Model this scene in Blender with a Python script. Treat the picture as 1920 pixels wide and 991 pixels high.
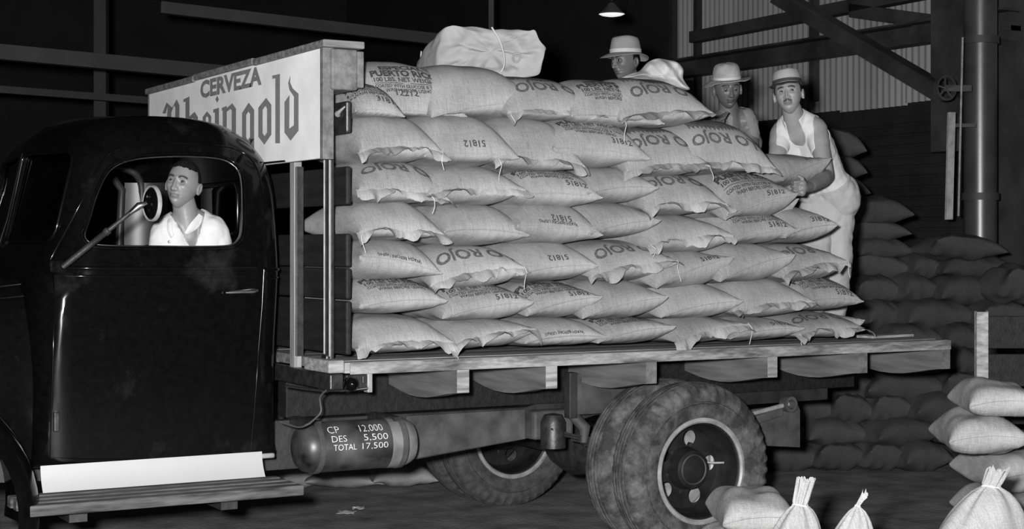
import bpy, bmesh, math, random
from mathutils import Vector, Matrix, noise, Euler
import numpy as np
random.seed(7)
for o in list(bpy.data.objects): bpy.data.objects.remove(o, do_unlink=True)
S = bpy.context.scene
COL = S.collection

# ------------------------------------------------------------------ camera
# calibrated from the vanishing points of the truck: X runs along the truck to its rear, Y across it, Z up
FPX, PX, PY = 3057.0, 960.0, 465.0
CAM = Vector((-3.131, -6.967, 1.65))
FW = Vector((0.4973, 0.8676, 0)).normalized()
RT = Vector((FW.y, -FW.x, 0))
UP = Vector((0, 0, 1))
cd = bpy.data.cameras.new('camera'); cam = bpy.data.objects.new('camera', cd); COL.objects.link(cam)
cam.location = CAM
cam.rotation_euler = (math.pi/2, 0, -math.atan2(FW.x, FW.y))
cd.sensor_width = 36.0; cd.lens = FPX*36/1920.0
cd.shift_y = -(495.5-PY)/1920.0
cd.clip_start = 0.05; cd.clip_end = 200
S.camera = cam

# ------------------------------------------------------------------ light: one press flash above the lens, a dim shed around it
w = bpy.data.worlds.new('shed_air'); S.world = w; w.use_nodes = True
w.node_tree.nodes['Background'].inputs[0].default_value = (1, 1, 1, 1)
w.node_tree.nodes['Background'].inputs[1].default_value = 0.006
ld = bpy.data.lights.new('press_flash', 'POINT'); lo = bpy.data.objects.new('press_flash', ld); COL.objects.link(lo)
lo.location = CAM + UP*0.16 - RT*0.22 + FW*0.05
ld.energy = 4800; ld.shadow_soft_size = 0.09
S.view_settings.view_transform = 'Standard'; S.view_settings.look = 'None'
S.view_settings.exposure = 0.0; S.view_settings.gamma = 1.0
S.view_settings.use_curve_mapping = False

# ------------------------------------------------------------------ measuring helpers
def ray(x, y):
    return FW + RT*((x-PX)/FPX) - UP*((y-PY)/FPX)
def atd(x, y, s): return CAM + ray(x, y)*s
def onY(x, y, Y):
    r = ray(x, y); return CAM + r*((Y-CAM.y)/r.y)
def onX(x, y, X):
    r = ray(x, y); return CAM + r*((X-CAM.x)/r.x)
def onZ(x, y, Z):
    r = ray(x, y); return CAM + r*((Z-CAM.z)/r.z)

# ------------------------------------------------------------------ materials
M = {}
def mat(name, v, rough=0.8, var=0.15, scale=8.0, bump=0.0, bscale=60.0, metal=0.0, spec=0.5, stretch=(1,1,1), coat=0.0, detail=5.0):
    m = bpy.data.materials.new(name); m.use_nodes = True; nt = m.node_tree; N = nt.nodes; L = nt.links
    b = N['Principled BSDF']
    b.inputs['Roughness'].default_value = rough; b.inputs['Metallic'].default_value = metal
    b.inputs['Specular IOR Level'].default_value = spec
    if coat: b.inputs['Coat Weight'].default_value = coat; b.inputs['Coat Roughness'].default_value = 0.08
    tc = N.new('ShaderNodeTexCoord'); mp = N.new('ShaderNodeMapping'); mp.inputs['Scale'].default_value = stretch
    L.new(tc.outputs['Object'], mp.inputs['Vector'])
    nz = N.new('ShaderNodeTexNoise'); nz.inputs['Scale'].default_value = scale; nz.inputs['Detail'].default_value = detail
    L.new(mp.outputs[0], nz.inputs['Vector'])
    mr = N.new('ShaderNodeMapRange'); mr.inputs['From Min'].default_value = 0.3; mr.inputs['From Max'].default_value = 0.7
    mr.inputs['To Min'].default_value = v*(1-var); mr.inputs['To Max'].default_value = min(0.95, v*(1+var))
    L.new(nz.outputs['Fac'], mr.inputs['Value'])
    cb = N.new('ShaderNodeCombineColor')
    for i in range(3): L.new(mr.outputs[0], cb.inputs[i])
    L.new(cb.outputs[0], b.inputs['Base Color'])
    if bump:
        n2 = N.new('ShaderNodeTexNoise'); n2.inputs['Scale'].default_value = bscale; n2.inputs['Detail'].default_value = 3
        L.new(mp.outputs[0], n2.inputs['Vector'])
        bp = N.new('ShaderNodeBump'); bp.inputs['Strength'].default_value = bump; bp.inputs['Distance'].default_value = 0.01
        L.new(n2.outputs['Fac'], bp.inputs['Height']); L.new(bp.outputs[0], b.inputs['Normal'])
    M[name] = m; return m

def burlap(name, v):
    """woven jute: fine vertical and horizontal threads plus slubs and dust"""
    m = bpy.data.materials.new(name); m.use_nodes = True; nt = m.node_tree; N = nt.nodes; L = nt.links
    b = N['Principled BSDF']; b.inputs['Roughness'].default_value = 0.95; b.inputs['Specular IOR Level'].default_value = 0.1
    tc = N.new('ShaderNodeTexCoord')
    def noi(sc, st, det=3):
        mp = N.new('ShaderNodeMapping'); mp.inputs['Scale'].default_value = st; L.new(tc.outputs['Object'], mp.inputs['Vector'])
        nz = N.new('ShaderNodeTexNoise'); nz.inputs['Scale'].default_value = sc; nz.inputs['Detail'].default_value = det
        L.new(mp.outputs[0], nz.inputs['Vector']); return nz.outputs['Fac']
    def math_(op, a, c):
        n = N.new('ShaderNodeMath'); n.operation = op
        for i, q in enumerate((a, c)):
            if isinstance(q, (int, float)): n.inputs[i].default_value = q
            else: L.new(q, n.inputs[i])
        return n.outputs[0]
    warp = noi(150, (1.6, .12, .12)); weft = noi(150, (.12, .9, 1.6)); dust = noi(5, (1, 1, 1), 6); speck = noi(230, (1, 1, 1), 1)
    oi = N.new('ShaderNodeObjectInfo')
    t = math_('ADD', math_('MULTIPLY', warp, .40), math_('MULTIPLY', weft, .26))
    t = math_('ADD', t, math_('MULTIPLY', dust, .40)); t = math_('ADD', t, math_('MULTIPLY', speck, .30))
    t = math_('ADD', t, math_('MULTIPLY', oi.outputs['Random'], .12))
    mr = N.new('ShaderNodeMapRange'); mr.inputs['From Min'].default_value = .48; mr.inputs['From Max'].default_value = .98
    mr.inputs['To Min'].default_value = v*.58; mr.inputs['To Max'].default_value = v*1.42
    L.new(t, mr.inputs['Value'])
    cb = N.new('ShaderNodeCombineColor')
    for i in range(3): L.new(mr.outputs[0], cb.inputs[i])
    L.new(cb.outputs[0], b.inputs['Base Color'])
    bp = N.new('ShaderNodeBump'); bp.inputs['Strength'].default_value = .35; bp.inputs['Distance'].default_value = .005
    L.new(math_('ADD', warp, weft), bp.inputs['Height']); L.new(bp.outputs[0], b.inputs['Normal'])
    M[name] = m; return m

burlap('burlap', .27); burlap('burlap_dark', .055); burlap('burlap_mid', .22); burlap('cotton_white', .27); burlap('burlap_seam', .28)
mat('ink', .055, .95, .5, 90, spec=.1); mat('ink_red', .10, .95, .45, 90, spec=.1); mat('twine', .45, .9, .1)
mat('canvas', .29, .9, .10, 9, .25, 30)
mat('black_iron', .018, .45, .6, 20, .15, 60)
mat('chrome', .75, .18, .05, 5, metal=1.0)
mat('bright_bead', .16, .35, .15, 12, metal=1.0)
mat('white_enamel', .38, .5, .03, 4)
mat('wood', .13, .85, .5, 14, .35, 40, stretch=(.25, 2, 3))
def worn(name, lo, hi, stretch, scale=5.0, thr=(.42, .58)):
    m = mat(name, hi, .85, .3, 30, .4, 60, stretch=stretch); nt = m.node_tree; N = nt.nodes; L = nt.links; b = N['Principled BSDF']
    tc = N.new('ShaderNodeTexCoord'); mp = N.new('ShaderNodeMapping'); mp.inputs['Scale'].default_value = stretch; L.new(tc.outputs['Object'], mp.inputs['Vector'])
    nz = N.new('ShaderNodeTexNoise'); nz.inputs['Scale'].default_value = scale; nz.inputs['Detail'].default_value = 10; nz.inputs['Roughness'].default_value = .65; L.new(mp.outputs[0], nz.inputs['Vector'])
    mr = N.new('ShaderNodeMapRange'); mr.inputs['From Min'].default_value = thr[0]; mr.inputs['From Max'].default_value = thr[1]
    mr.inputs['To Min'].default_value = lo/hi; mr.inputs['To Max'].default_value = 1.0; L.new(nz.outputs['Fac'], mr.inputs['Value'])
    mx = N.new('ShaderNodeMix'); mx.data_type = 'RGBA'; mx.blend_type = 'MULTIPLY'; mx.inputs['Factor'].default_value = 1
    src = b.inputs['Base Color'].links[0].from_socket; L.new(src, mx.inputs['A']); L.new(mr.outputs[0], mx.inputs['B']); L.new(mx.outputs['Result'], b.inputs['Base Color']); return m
mat('wood_pale', .24, .85, .45, 9, .35, 40, stretch=(.6, 3, 5))
m = worn('paint_black', .0022, .020, (1, 1, 1), 2.9, (.58, .86)); b_ = m.node_tree.nodes['Principled BSDF']     # old enamel; cloudy reflections and faint dust painted into the colour as paler patches
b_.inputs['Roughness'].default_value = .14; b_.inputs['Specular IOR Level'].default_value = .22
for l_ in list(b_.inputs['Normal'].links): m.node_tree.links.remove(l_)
worn('wood_edge', .06, .27, (.55, 3, 3), 4.5, (.38, .60)); worn('rubber_dusty', .022, .095, (1, 1, 1), 9, (.40, .62))
mat('wood_post', .22, .85, .3, 14, .35, 40, stretch=(3, 3, .2))
mat('wood_worn', .06, .85, .8, 16, .5, 40, stretch=(.35, 2, 3))
mat('wood_cross', .11, .85, .4, 9, .35, 30, stretch=(3, .3, 3))
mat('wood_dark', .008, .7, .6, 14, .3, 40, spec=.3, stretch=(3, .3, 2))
mat('sign_white', .76, .75, .10, 5, .1, 25)
mat('sign_letter', .17, .8, .12, 30)
mat('rubber', .045, .9, .45, 22, .4, 60)
mat('rim_grey', .24, .45, .3, 15, .1, 30)
mat('wheel_black', .012, .4, .5, 12)
mat('frame_black', .016, .6, .7, 9, .2, 40)
mat('frame_grey', .05, .7, .5, 9, .2, 40)
mat('tank_grey', .16, .6, .4, 8, .2, 20); mat('tank_black', .045, .4, .9, 6, .05, 20)
mat('chalk', .62, .95, .3, 60)
mat('concrete', .15, .95, .55, 4, .6, 30, detail=10)
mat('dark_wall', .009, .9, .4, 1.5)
mat('galvanised', .24, .6, .25, 1.3, .05, 10, stretch=(1, 1, .15))
mat('steel_dark', .035, .6, .5, 3, .1, 20)
mat('steel_beam', .022, .7, .3, 3)
mat('steel_column', .045, .35, .4, 3, .05, 15, spec=.8)
mat('shutter', .012, .7, .5, 3)
mat('cab_inside', .018, .42, .5, 3)
mat('leather', .02, .5, .4, 8, .2, 30)
mat('cloth_white', .50, .9, .05, 12, .25, 35)
mat('cloth_shirt', .50, .9, .05, 14, .3, 30)
mat('trousers', .34, .9, .10, 9, .5, 18)
mat('undershirt_grey', .17, .9, .10, 12)
mat('hat_straw', .27, .9, .22, 20, .3, 60)
mat('hat_felt', .22, .9, .12, 12, .1, 60)
mat('hat_band', .42, .9, .1, 12); mat('cap_dark', .03, .8, .3, 12); mat('cap_top', .27, .9, .15, 14)
mat('hair', .006, .8, .4, 90, .5, 150, spec=.12, stretch=(1, 1, .3))
mat('eye_white', .17, .3, .03, 4); mat('iris', .012, .2, .2, 30); mat('teeth', .32, .4, .05)
def skin(name, v):
    m = mat(name, v, .48, .12, 12, .08, 90, spec=.45)
    nt = m.node_tree; N = nt.nodes; L = nt.links; b = N['Principled BSDF']
    at = N.new('ShaderNodeAttribute'); at.attribute_name = 'tone'
    mx = N.new('ShaderNodeMix'); mx.data_type = 'RGBA'; mx.blend_type = 'MULTIPLY'; mx.inputs['Factor'].default_value = 1
    src = b.inputs['Base Color'].links[0].from_socket
    L.new(src, mx.inputs['A']); L.new(at.outputs['Color'], mx.inputs['B']); L.new(mx.outputs['Result'], b.inputs['Base Color'])
    return m
skin('skin_tan', .24); skin('skin_deep', .10); skin('skin_driver', .17)
def glass(name):
    m = bpy.data.materials.new(name); m.use_nodes = True; nt = m.node_tree; N = nt.nodes; L = nt.links
    N.remove(N['Principled BSDF']); out = N['Material Output']
    tr = N.new('ShaderNodeBsdfTransparent'); tr.inputs[0].default_value = (.75, .75, .75, 1)
    gl = N.new('ShaderNodeBsdfGlossy'); gl.inputs['Roughness'].default_value = .03
    fr = N.new('ShaderNodeFresnel'); fr.inputs['IOR'].default_value = 1.45
    mx = N.new('ShaderNodeMixShader'); L.new(fr.outputs[0], mx.inputs[0]); L.new(tr.outputs[0], mx.inputs[1]); L.new(gl.outputs[0], mx.inputs[2])
    L.new(mx.outputs[0], out.inputs[0]); M[name] = m
glass('glass')
m = mat('lamp_glow', .8, .5); m.node_tree.nodes['Principled BSDF'].inputs['Emission Color'].default_value = (1, 1, 1, 1)
m.node_tree.nodes['Principled BSDF'].inputs['Emission Strength'].default_value = .7

# ------------------------------------------------------------------ mesh helpers (everything is modelled in world coordinates, then moved to its thing's origin)
class MB:
    def __init__(s): s.v = []; s.f = []
    def add(s, vs, fs):
        n = len(s.v); s.v += [tuple(p) for p in vs]; s.f += [tuple(i+n for i in f) for f in fs]; return s
    def box(s, a, b, bev=0.0):
        x0, y0, z0 = a; x1, y1, z1 = b
        return s.obox(Vector(((x0+x1)/2, (y0+y1)/2, (z0+z1)/2)), Vector((x1-x0, 0, 0))/2, Vector((0, y1-y0, 0))/2, Vector((0, 0, z1-z0))/2, bev)
    def obox(s, c, ax, ay, az, bev=0.0):
        c = Vector(c)
        if bev <= 0:
            vs = [c+ax*i+ay*j+az*k for i in (-1, 1) for j in (-1, 1) for k in (-1, 1)]
            fs = [(0,1,3,2),(4,6,7,5),(0,4,5,1),(2,3,7,6),(0,2,6,4),(1,5,7,3)]
            return s.add(vs, fs)
        bm = bmesh.new(); bmesh.ops.create_cube(bm, size=2.0)
        for v in bm.verts: v.co = ax*v.co.x+ay*v.co.y+az*v.co.z
        bmesh.ops.bevel(bm, geom=bm.edges[:]+bm.verts[:], offset=bev, segments=2, affect='EDGES', profile=.5)
        bm.verts.index_update()
        s.add([c+v.co for v in bm.verts], [[v.index for v in f.verts] for f in bm.faces]); bm.free(); return s
    def beam(s, p, q, wv, hv, bev=0.0):
        p, q = Vector(p), Vector(q); return s.obox((p+q)/2, (q-p)/2, Vector(wv)/2, Vector(hv)/2, bev)
    def tube(s, pts, r, n=8, cap=True):
        pts = [Vector(p) for p in pts]; rs = r if isinstance(r, (list, tuple)) else [r]*len(pts)
        base = len(s.v); prev = None
        for i, p in enumerate(pts):
            d = (pts[min(i+1, len(pts)-1)]-pts[max(i-1, 0)])
            d = d.normalized() if d.length > 1e-9 else Vector((0, 0, 1))
            if prev is None:
                a = d.orthogonal().normalized()
            else:
                a = (prev - d*prev.dot(d)); a = a.normalized() if a.length > 1e-6 else d.orthogonal().normalized()
            prev = a; b = d.cross(a)
            for k in range(n):
                t = 2*math.pi*k/n; s.v.append(tuple(p+(a*math.cos(t)+b*math.sin(t))*rs[i]))
        for i in range(len(pts)-1):
            for k in range(n):
                k2 = (k+1) % n
                s.f.append((base+i*n+k, base+i*n+k2, base+(i+1)*n+k2, base+(i+1)*n+k))
        if cap:
            s.f.append(tuple(base+k for k in range(n))[::-1]); e = base+(len(pts)-1)*n; s.f.append(tuple(e+k for k in range(n)))
        return s
    def lathe(s, prof, c, axis, n=48, closed=False, rfun=None, ref=None):
        """prof: list of (radius, distance along axis)"""
        c = Vector(c); ax = Vector(axis).normalized(); a = Vector(ref).normalized() if ref is not None else ax.orthogonal().normalized(); b = ax.cross(a)
        base = len(s.v); m_ = len(prof)
        for k in range(n):
            t = 2*math.pi*k/n
            for i, (r, h) in enumerate(prof):
                rr = r if rfun is None else rfun(i, k, r, h)
                s.v.append(tuple(c+ax*h+(a*math.cos(t)+b*math.sin(t))*rr))
        for k in range(n):
            k2 = (k+1) % n
            for i in range(m_-1 if not closed else m_):
                i2 = (i+1) % m_
                s.f.append((base+k*m_+i, base+k2*m_+i, base+k2*m_+i2, base+k*m_+i2))
        return s
    def grid(s, P, nu, nv, close_u=False):
        base = len(s.v)
        for j in range(nv):
            for i in range(nu): s.v.append(tuple(P(i, j)))
        for j in range(nv-1):
            for i in range(nu if close_u else nu-1):
                i2 = (i+1) % nu
                s.f.append((base+j*nu+i, base+j*nu+i2, base+(j+1)*nu+i2, base+(j+1)*nu+i))
        return s
    def prism(s, poly, d):
        """poly: 3D points of a planar outline, d: extrusion vector"""
        n = len(poly); d = Vector(d); base = len(s.v)
        s.v += [tuple(Vector(p)) for p in poly]+[tuple(Vector(p)+d) for p in poly]
        s.f.append(tuple(base+i for i in range(n))[::-1]); s.f.append(tuple(base+n+i for i in range(n)))
        for i in range(n): s.f.append((base+i, base+(i+1) % n, base+n+(i+1) % n, base+n+i))
        return s
    def mesh(s, name='m', fix=True, weld=False):
        me = bpy.data.meshes.new(name); me.from_pydata(s.v, [], s.f); me.update()
        if fix or weld:
            bm = bmesh.new(); bm.from_mesh(me)
            if weld: bmesh.ops.remove_doubles(bm, verts=bm.verts[:], dist=1e-5)
            if fix: bmesh.ops.recalc_face_normals(bm, faces=bm.faces[:])
            bm.to_mesh(me); bm.free()
        return me

def shade(me, ang=35):
    bm = bmesh.new(); bm.from_mesh(me)
    lim = math.radians(ang)
    for f in bm.faces: f.smooth = True
    for e in bm.edges:
        e.smooth = (len(e.link_faces) == 2 and e.calc_face_angle(0) < lim)
    bm.to_mesh(me); bm.free()

def link(o, parent=None):
    COL.objects.link(o)
    if parent is not None: o.parent = parent
    return o
ORG = {}
def thing(name, label, cat, loc, group=None, kind=None):
    o = bpy.data.objects.new(name, None); o.empty_display_size = .1; o.location = loc; COL.objects.link(o)
    tag(o, label, cat, group, kind); ORG[o] = Vector(loc); return o
def tag(o, label, cat=None, group=None, kind=None):
    if label: o['label'] = label
    if cat: o['category'] = cat
    if group: o['group'] = group
    if kind: o['kind'] = kind
    return o
def part(name, mb, mt, parent=None, smooth=None, origin=None, label=None, fix=True):
    """links a mesh as one object; with a parent its origin is the thing's origin"""
    me = mb if isinstance(mb, bpy.types.Mesh) else mb.mesh(name, fix)
    me.name = name
    if smooth is not None: shade(me, smooth)
    o = bpy.data.objects.new(name, me)
    me.materials.clear(); me.materials.append(M[mt] if isinstance(mt, str) else mt)
    org = ORG.get(parent, Vector((0, 0, 0))) if parent is not None else Vector(origin if origin is not None else (0, 0, 0))
    if org.length > 0: me.transform(Matrix.Translation(-org))
    if parent is None: o.location = org
    ORG[o] = org
    if label: o['label'] = label
    return link(o, parent)

def boolean(me_a, me_b, op='DIFFERENCE', solver='EXACT'):
    a = bpy.data.objects.new('ta', me_a); b = bpy.data.objects.new('tb', me_b); COL.objects.link(a); COL.objects.link(b)
    md = a.modifiers.new('b', 'BOOLEAN'); md.object = b; md.operation = op; md.solver = solver
    dg = bpy.context.evaluated_depsgraph_get(); dg.update()
    me = bpy.data.meshes.new_from_object(a.evaluated_get(dg)); 
    bpy.data.objects.remove(a); bpy.data.objects.remove(b); return me

TXT = {}
def text2d(s, bold=0.02, shear=0.0):
    """outline of a text as a flat mesh; cap height 1, x from 0"""
    k = (s, bold, shear)
    if k in TXT: return TXT[k]
    cu = bpy.data.curves.new('t', 'FONT'); cu.body = s; cu.resolution_u = 3; cu.offset = bold; cu.shear = shear
    o = bpy.data.objects.new('t', cu); COL.objects.link(o)
    dg = bpy.context.evaluated_depsgraph_get(); dg.update()
    me = bpy.data.meshes.new_from_object(o.evaluated_get(dg))
    vs = np.array([v.co[:2] for v in me.vertices]); fs = [tuple(p.vertices) for p in me.polygons]
    bpy.data.objects.remove(o); bpy.data.curves.remove(cu); bpy.data.meshes.remove(me)
    vs[:, 0] -= vs[:, 0].min(); vs /= 0.70
    TXT[k] = (vs, fs, vs[:, 0].max()); return TXT[k]

def cut_strips(vs, fs, dx, dy):
    """split a flat mesh along a lattice so that it can follow a curved surface"""
    bm = bmesh.new(); bv = [bm.verts.new((float(v[0]), float(v[1]), 0)) for v in vs]
    for f in fs:
        try: bm.faces.new([bv[i] for i in f])
        except ValueError: pass
    for ax, d in ((0, dx), (1, dy)):
        if d <= 0: continue
        lo_, hi = min(v[ax] for v in vs), max(v[ax] for v in vs)
        t = math.ceil(lo_/d)*d
        while t < hi:
            n = Vector((1, 0, 0)) if ax == 0 else Vector((0, 1, 0)); co = n*t
            bmesh.ops.bisect_plane(bm, geom=bm.verts[:]+bm.edges[:]+bm.faces[:], plane_co=co, plane_no=n, dist=1e-6); t += d
    bm.verts.index_update()
    out = ([v.co.copy() for v in bm.verts], [[v.index for v in f.verts] for f in bm.faces]); bm.free(); return out

def smooth_poly(pts, sub=6, closed=True):
    """Catmull-Rom through the points"""
    P = [Vector(p) for p in pts]; n = len(P); out = []
    rng = range(n) if closed else range(n-1)
    for i in rng:
        if closed: a, b, c, d = P[(i-1) % n], P[i], P[(i+1) % n], P[(i+2) % n]
        else: a, b, c, d = P[max(i-1, 0)], P[i], P[i+1], P[min(i+2, n-1)]
        for k in range(sub):
            t = k/sub
            out.append(.5*((2*b)+(c-a)*t+(2*a-5*b+4*c-d)*t*t+(3*b-a-3*c+d)*t**3))
    if not closed: out.append(P[-1])
    return out
def sm(a, b, x):
    t = min(1, max(0, (x-a)/(b-a))); return t*t*(3-2*t)
# ================================================================== the shed
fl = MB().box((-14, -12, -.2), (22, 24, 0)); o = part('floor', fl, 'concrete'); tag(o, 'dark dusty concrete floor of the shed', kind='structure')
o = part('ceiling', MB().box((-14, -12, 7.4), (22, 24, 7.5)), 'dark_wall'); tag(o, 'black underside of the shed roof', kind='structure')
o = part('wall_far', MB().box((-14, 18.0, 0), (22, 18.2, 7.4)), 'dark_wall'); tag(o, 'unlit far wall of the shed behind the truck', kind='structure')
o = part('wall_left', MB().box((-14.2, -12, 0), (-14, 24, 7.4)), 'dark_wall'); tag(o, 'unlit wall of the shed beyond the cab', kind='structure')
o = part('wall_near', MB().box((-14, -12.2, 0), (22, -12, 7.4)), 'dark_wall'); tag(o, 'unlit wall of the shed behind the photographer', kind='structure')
# rear wall, X = const: corrugated sheets above a dark rolling shutter
XW = 7.9
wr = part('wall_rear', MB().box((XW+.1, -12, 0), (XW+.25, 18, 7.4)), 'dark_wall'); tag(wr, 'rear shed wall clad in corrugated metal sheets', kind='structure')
def corr(y0, y1, z0, z1, x, pitch=.085, amp=.016):
    n = int((y1-y0)/pitch*6)+1
    return MB().grid(lambda i, j: (x+amp*math.cos(i/6*2*math.pi), y0+(y1-y0)*i/(n-1), z0 if j == 0 else z1), n, 2)
yy = 1.0; k = 0
while yy < 7.6:
    wd = .93
    o = part('corrugated_sheet', corr(yy, yy+wd+.03, 3.02+.02*(k % 2), 5.6, XW+.03-.012*(k % 2)), 'galvanised', wr, 60)
    yy += wd; k += 1
# shutter below the sheets
sh = part('door_1', MB().box((XW-.02, 1.0, 0), (XW+.04, 8.2, 3.0)), 'shutter'); tag(sh, 'dark rolling shutter under the corrugated wall', kind='structure')
for i in range(29):
    part('shutter_slat', MB().box((XW-.05, 1.0, .04+i*.1), (XW-.02, 8.2, .115+i*.1), .01), 'shutter', sh)
# girts, brace and column: real steel at the wall
def steel(name, label, p, q, wv, hv, mt='steel_dark', flange=None):
    p, q = Vector(p), Vector(q)
    o = part(name, MB().beam(p, q, wv, hv), mt); tag(o, label, kind='structure')
    if flange:
        part('flange', MB().beam(p+Vector(flange[0]), q+Vector(flange[0]), flange[1], flange[2]), mt, o)
    return o
XB = XW-.30
def yz(x, y): return onX(x, y, XB)
a, b = yz(1240, 138), yz(1905, 40)
steel('trim_1', 'lower dark steel girt crossing the corrugated wall', a, b, (.16, 0, 0), (0, 0, .16), flange=((-.06, 0, .10), (.26, 0, 0), (0, 0, .02)))
a, b = yz(1300, 70), yz(1760, -20)
steel('trim_2', 'upper dark steel girt crossing the corrugated wall', a, b, (.12, 0, 0), (0, 0, .12))
a, b = yz(1600, 20), yz(1905, 62)
steel('trim_3', 'dark steel strut running down into the round column', a, b, (.12, 0, 0), (0, 0, .13))
XB = XW-.62
a, b = yz(1455, -10), yz(1830, 212)
d = (b-a).normalized(); hv = d.cross(Vector((1, 0, 0))).normalized()
steel('trim_4', 'long diagonal steel brace before the corrugated wall', a, b, (.09, 0, 0), hv*.17, flange=(hv*.08+Vector((-.05, 0, 0)), (.16, 0, 0), hv*.02))
# verticals on the wall
for i, (px_, y0, y1, nm) in enumerate(((1308, 20, 200, 'thin vertical steel mullion at the left end of the corrugated sheets'), (1526, 20, 190, 'thin dark vertical mullion above the capped man'), (1262, 20, 110, 'grey vertical steel strut between the hatted men'))):
    XB = XW-.12; a, b = yz(px_, y0-20), yz(px_, y1)
    steel('trim_%d' % (5+i), nm, a, b, (.07, 0, 0), (0, .07, 0), 'steel_beam' if i != 1 else 'steel_dark')
# round steel column and pipes near the right edge
cb_ = atd(1838, 465, 13.6)
col = thing('steel_column', 'stout round steel column rising behind the sacks at far right', 'column', (cb_.x, cb_.y, 0), kind='structure')
part('shaft', MB().lathe([(.136, 0), (.136, 6.2)], (cb_.x, cb_.y, 0), (0, 0, 1), 40), 'steel_column', col, 40)
part('base_plate', MB().box((cb_.x-.25, cb_.y-.25, 0), (cb_.x+.25, cb_.y+.25, .03)), 'steel_dark', col)
for zz in (2.05, 3.35): part('collar', MB().lathe([(.137, zz), (.155, zz), (.155, zz+.06), (.137, zz+.06)], (cb_.x, cb_.y, 0), (0, 0, 1), 40), 'steel_dark', col, 40)
p = atd(1893, 300, 14.3); o = part('trim_10', MB().box((p.x-.10, p.y-.16, 0), (p.x+.10, p.y+.16, 5.8)), 'steel_dark'); tag(o, 'flanged steel stanchion beside the round column', kind='structure')
p = atd(1776, 300, 14.4); o = part('trim_11', MB().box((p.x-.1, p.y-.16, 2.5), (p.x+.1, p.y+.10, 5.8)), 'steel_dark'); tag(o, 'dark steel post at the right end of the corrugated wall', kind='structure')
a, b = atd(1784, 212, 13.3), atd(1779, 410, 13.3)
part('pale_channel', MB().beam(a, b, RT*.045, FW*.04, .006), 'rim_grey', col); part('channel_bracket', MB().beam(a-UP*.1, a-UP*.1+RT*.2, UP*.03, FW*.02), 'steel_dark', col)
a, b = atd(1805, 70, 13.1), atd(1797, 405, 13.1)
part('thin_pipe', MB().tube([a, b], .009, 8), 'rim_grey', col)
# chain wheel
c = atd(1772, 165, 13.2)
cw = thing('chain_wheel', 'small spoked chain wheel below the diagonal brace', 'pulley', c)
part('rim', MB().lathe([(.085, -.02), (.105, -.02), (.105, .02), (.085, .02)], c, -FW+RT*.5, 28, True), 'steel_dark', cw, 40)
for i in range(5):
    t = i*2*math.pi/5; part('spoke', MB().tube([c, c+(UP*math.cos(t)+RT*math.sin(t))*.09], .008, 6), 'steel_dark', cw)
part('bracket', MB().beam(c+FW*.03, c+FW*.03+RT*.22, UP*.05, FW*.03), 'steel_dark', cw)
# faint roof members on the left, far off
def far_beam(name, label, x0, y0, x1, y1, s0, s1, th, mt='steel_beam'):
    a, b = atd(x0, y0, s0), atd(x1, y1, s1); d = (b-a).normalized(); u = d.cross(FW).normalized(); n = d.cross(u)
    o = part(name, MB().beam(a, b, u*th, n*th), mt); tag(o, label, kind='structure')
far_beam('trim_12', 'faint grey roof beam above the cab, left of the sign', -60, 92, 560, 150, 14, 15.5, .13)
far_beam('trim_13', 'faint roof beam slanting along the top edge of the picture', 300, 14, 1010, 96, 15.5, 17, .11)
far_beam('trim_14', 'dim lower beam just above the cab roof', -60, 163, 300, 190, 16, 17, .07)
far_beam('trim_15', 'dim vertical post behind the cab roof', 190, -20, 190, 260, 17.5, 17.5, .13)
far_beam('trim_16', 'dim thin vertical post above the canvas bundle', 921, -20, 921, 80, 16, 16, .05)
# hanging lamp
c = atd(1147, 27, 12.0)
lp = thing('pendant_lamp', 'white enamel pendant lamp hanging above the first hatted man', 'lamp', c)
part('shade', MB().lathe([(.022, .07), (.03, .06), (.05, .042), (.098, .006), (.102, 0), (.096, .003), (.045, .055), (.02, .085)], c, UP, 40), 'steel_dark', lp, 50)
part('diffuser', MB().lathe([(.0, -.016), (.04, -.014), (.075, -.007), (.094, .002)], c, UP, 40), 'lamp_glow', lp, 60)
part('cord', MB().tube([c+UP*.1, Vector((c.x, c.y, 7.4))], .006, 6), 'black_iron', lp)

# ================================================================== the truck
TR = thing('flatbed_truck', 'black flatbed truck loaded with rice sacks, sign board behind its cab', 'truck', (1.2, 1.3, 0))
YC, YM = .38, 1.30                                     # side of the cab, centre line
def tumble(z): return max(0, z-1.55)*.17
def side(x, y, off=0.0):
    Y = YC
    for _ in range(5):
        p = onY(x, y, Y-off); Y = YC+tumble(p.z)
    return p
# --- cab shell
outl = [(-.225, .66), (-.20, 1.0), (-.172, 1.45), (-.165, 1.75), (-.170, 1.95), (-.195, 2.09), (-.26, 2.20), (-.38, 2.262), (-.58, 2.29), (-.82, 2.287), (-.98, 2.262), (-1.085, 2.21),
        (-1.15, 2.125), (-1.20, 1.90), (-1.25, 1.70), (-1.30, 1.60), (-1.345, 1.50), (-1.36, 1.30), (-1.36, .66)]
pts = smooth_poly([(x, 0, z) for x, z in outl], 4, closed=False)
n = len(pts)
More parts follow.
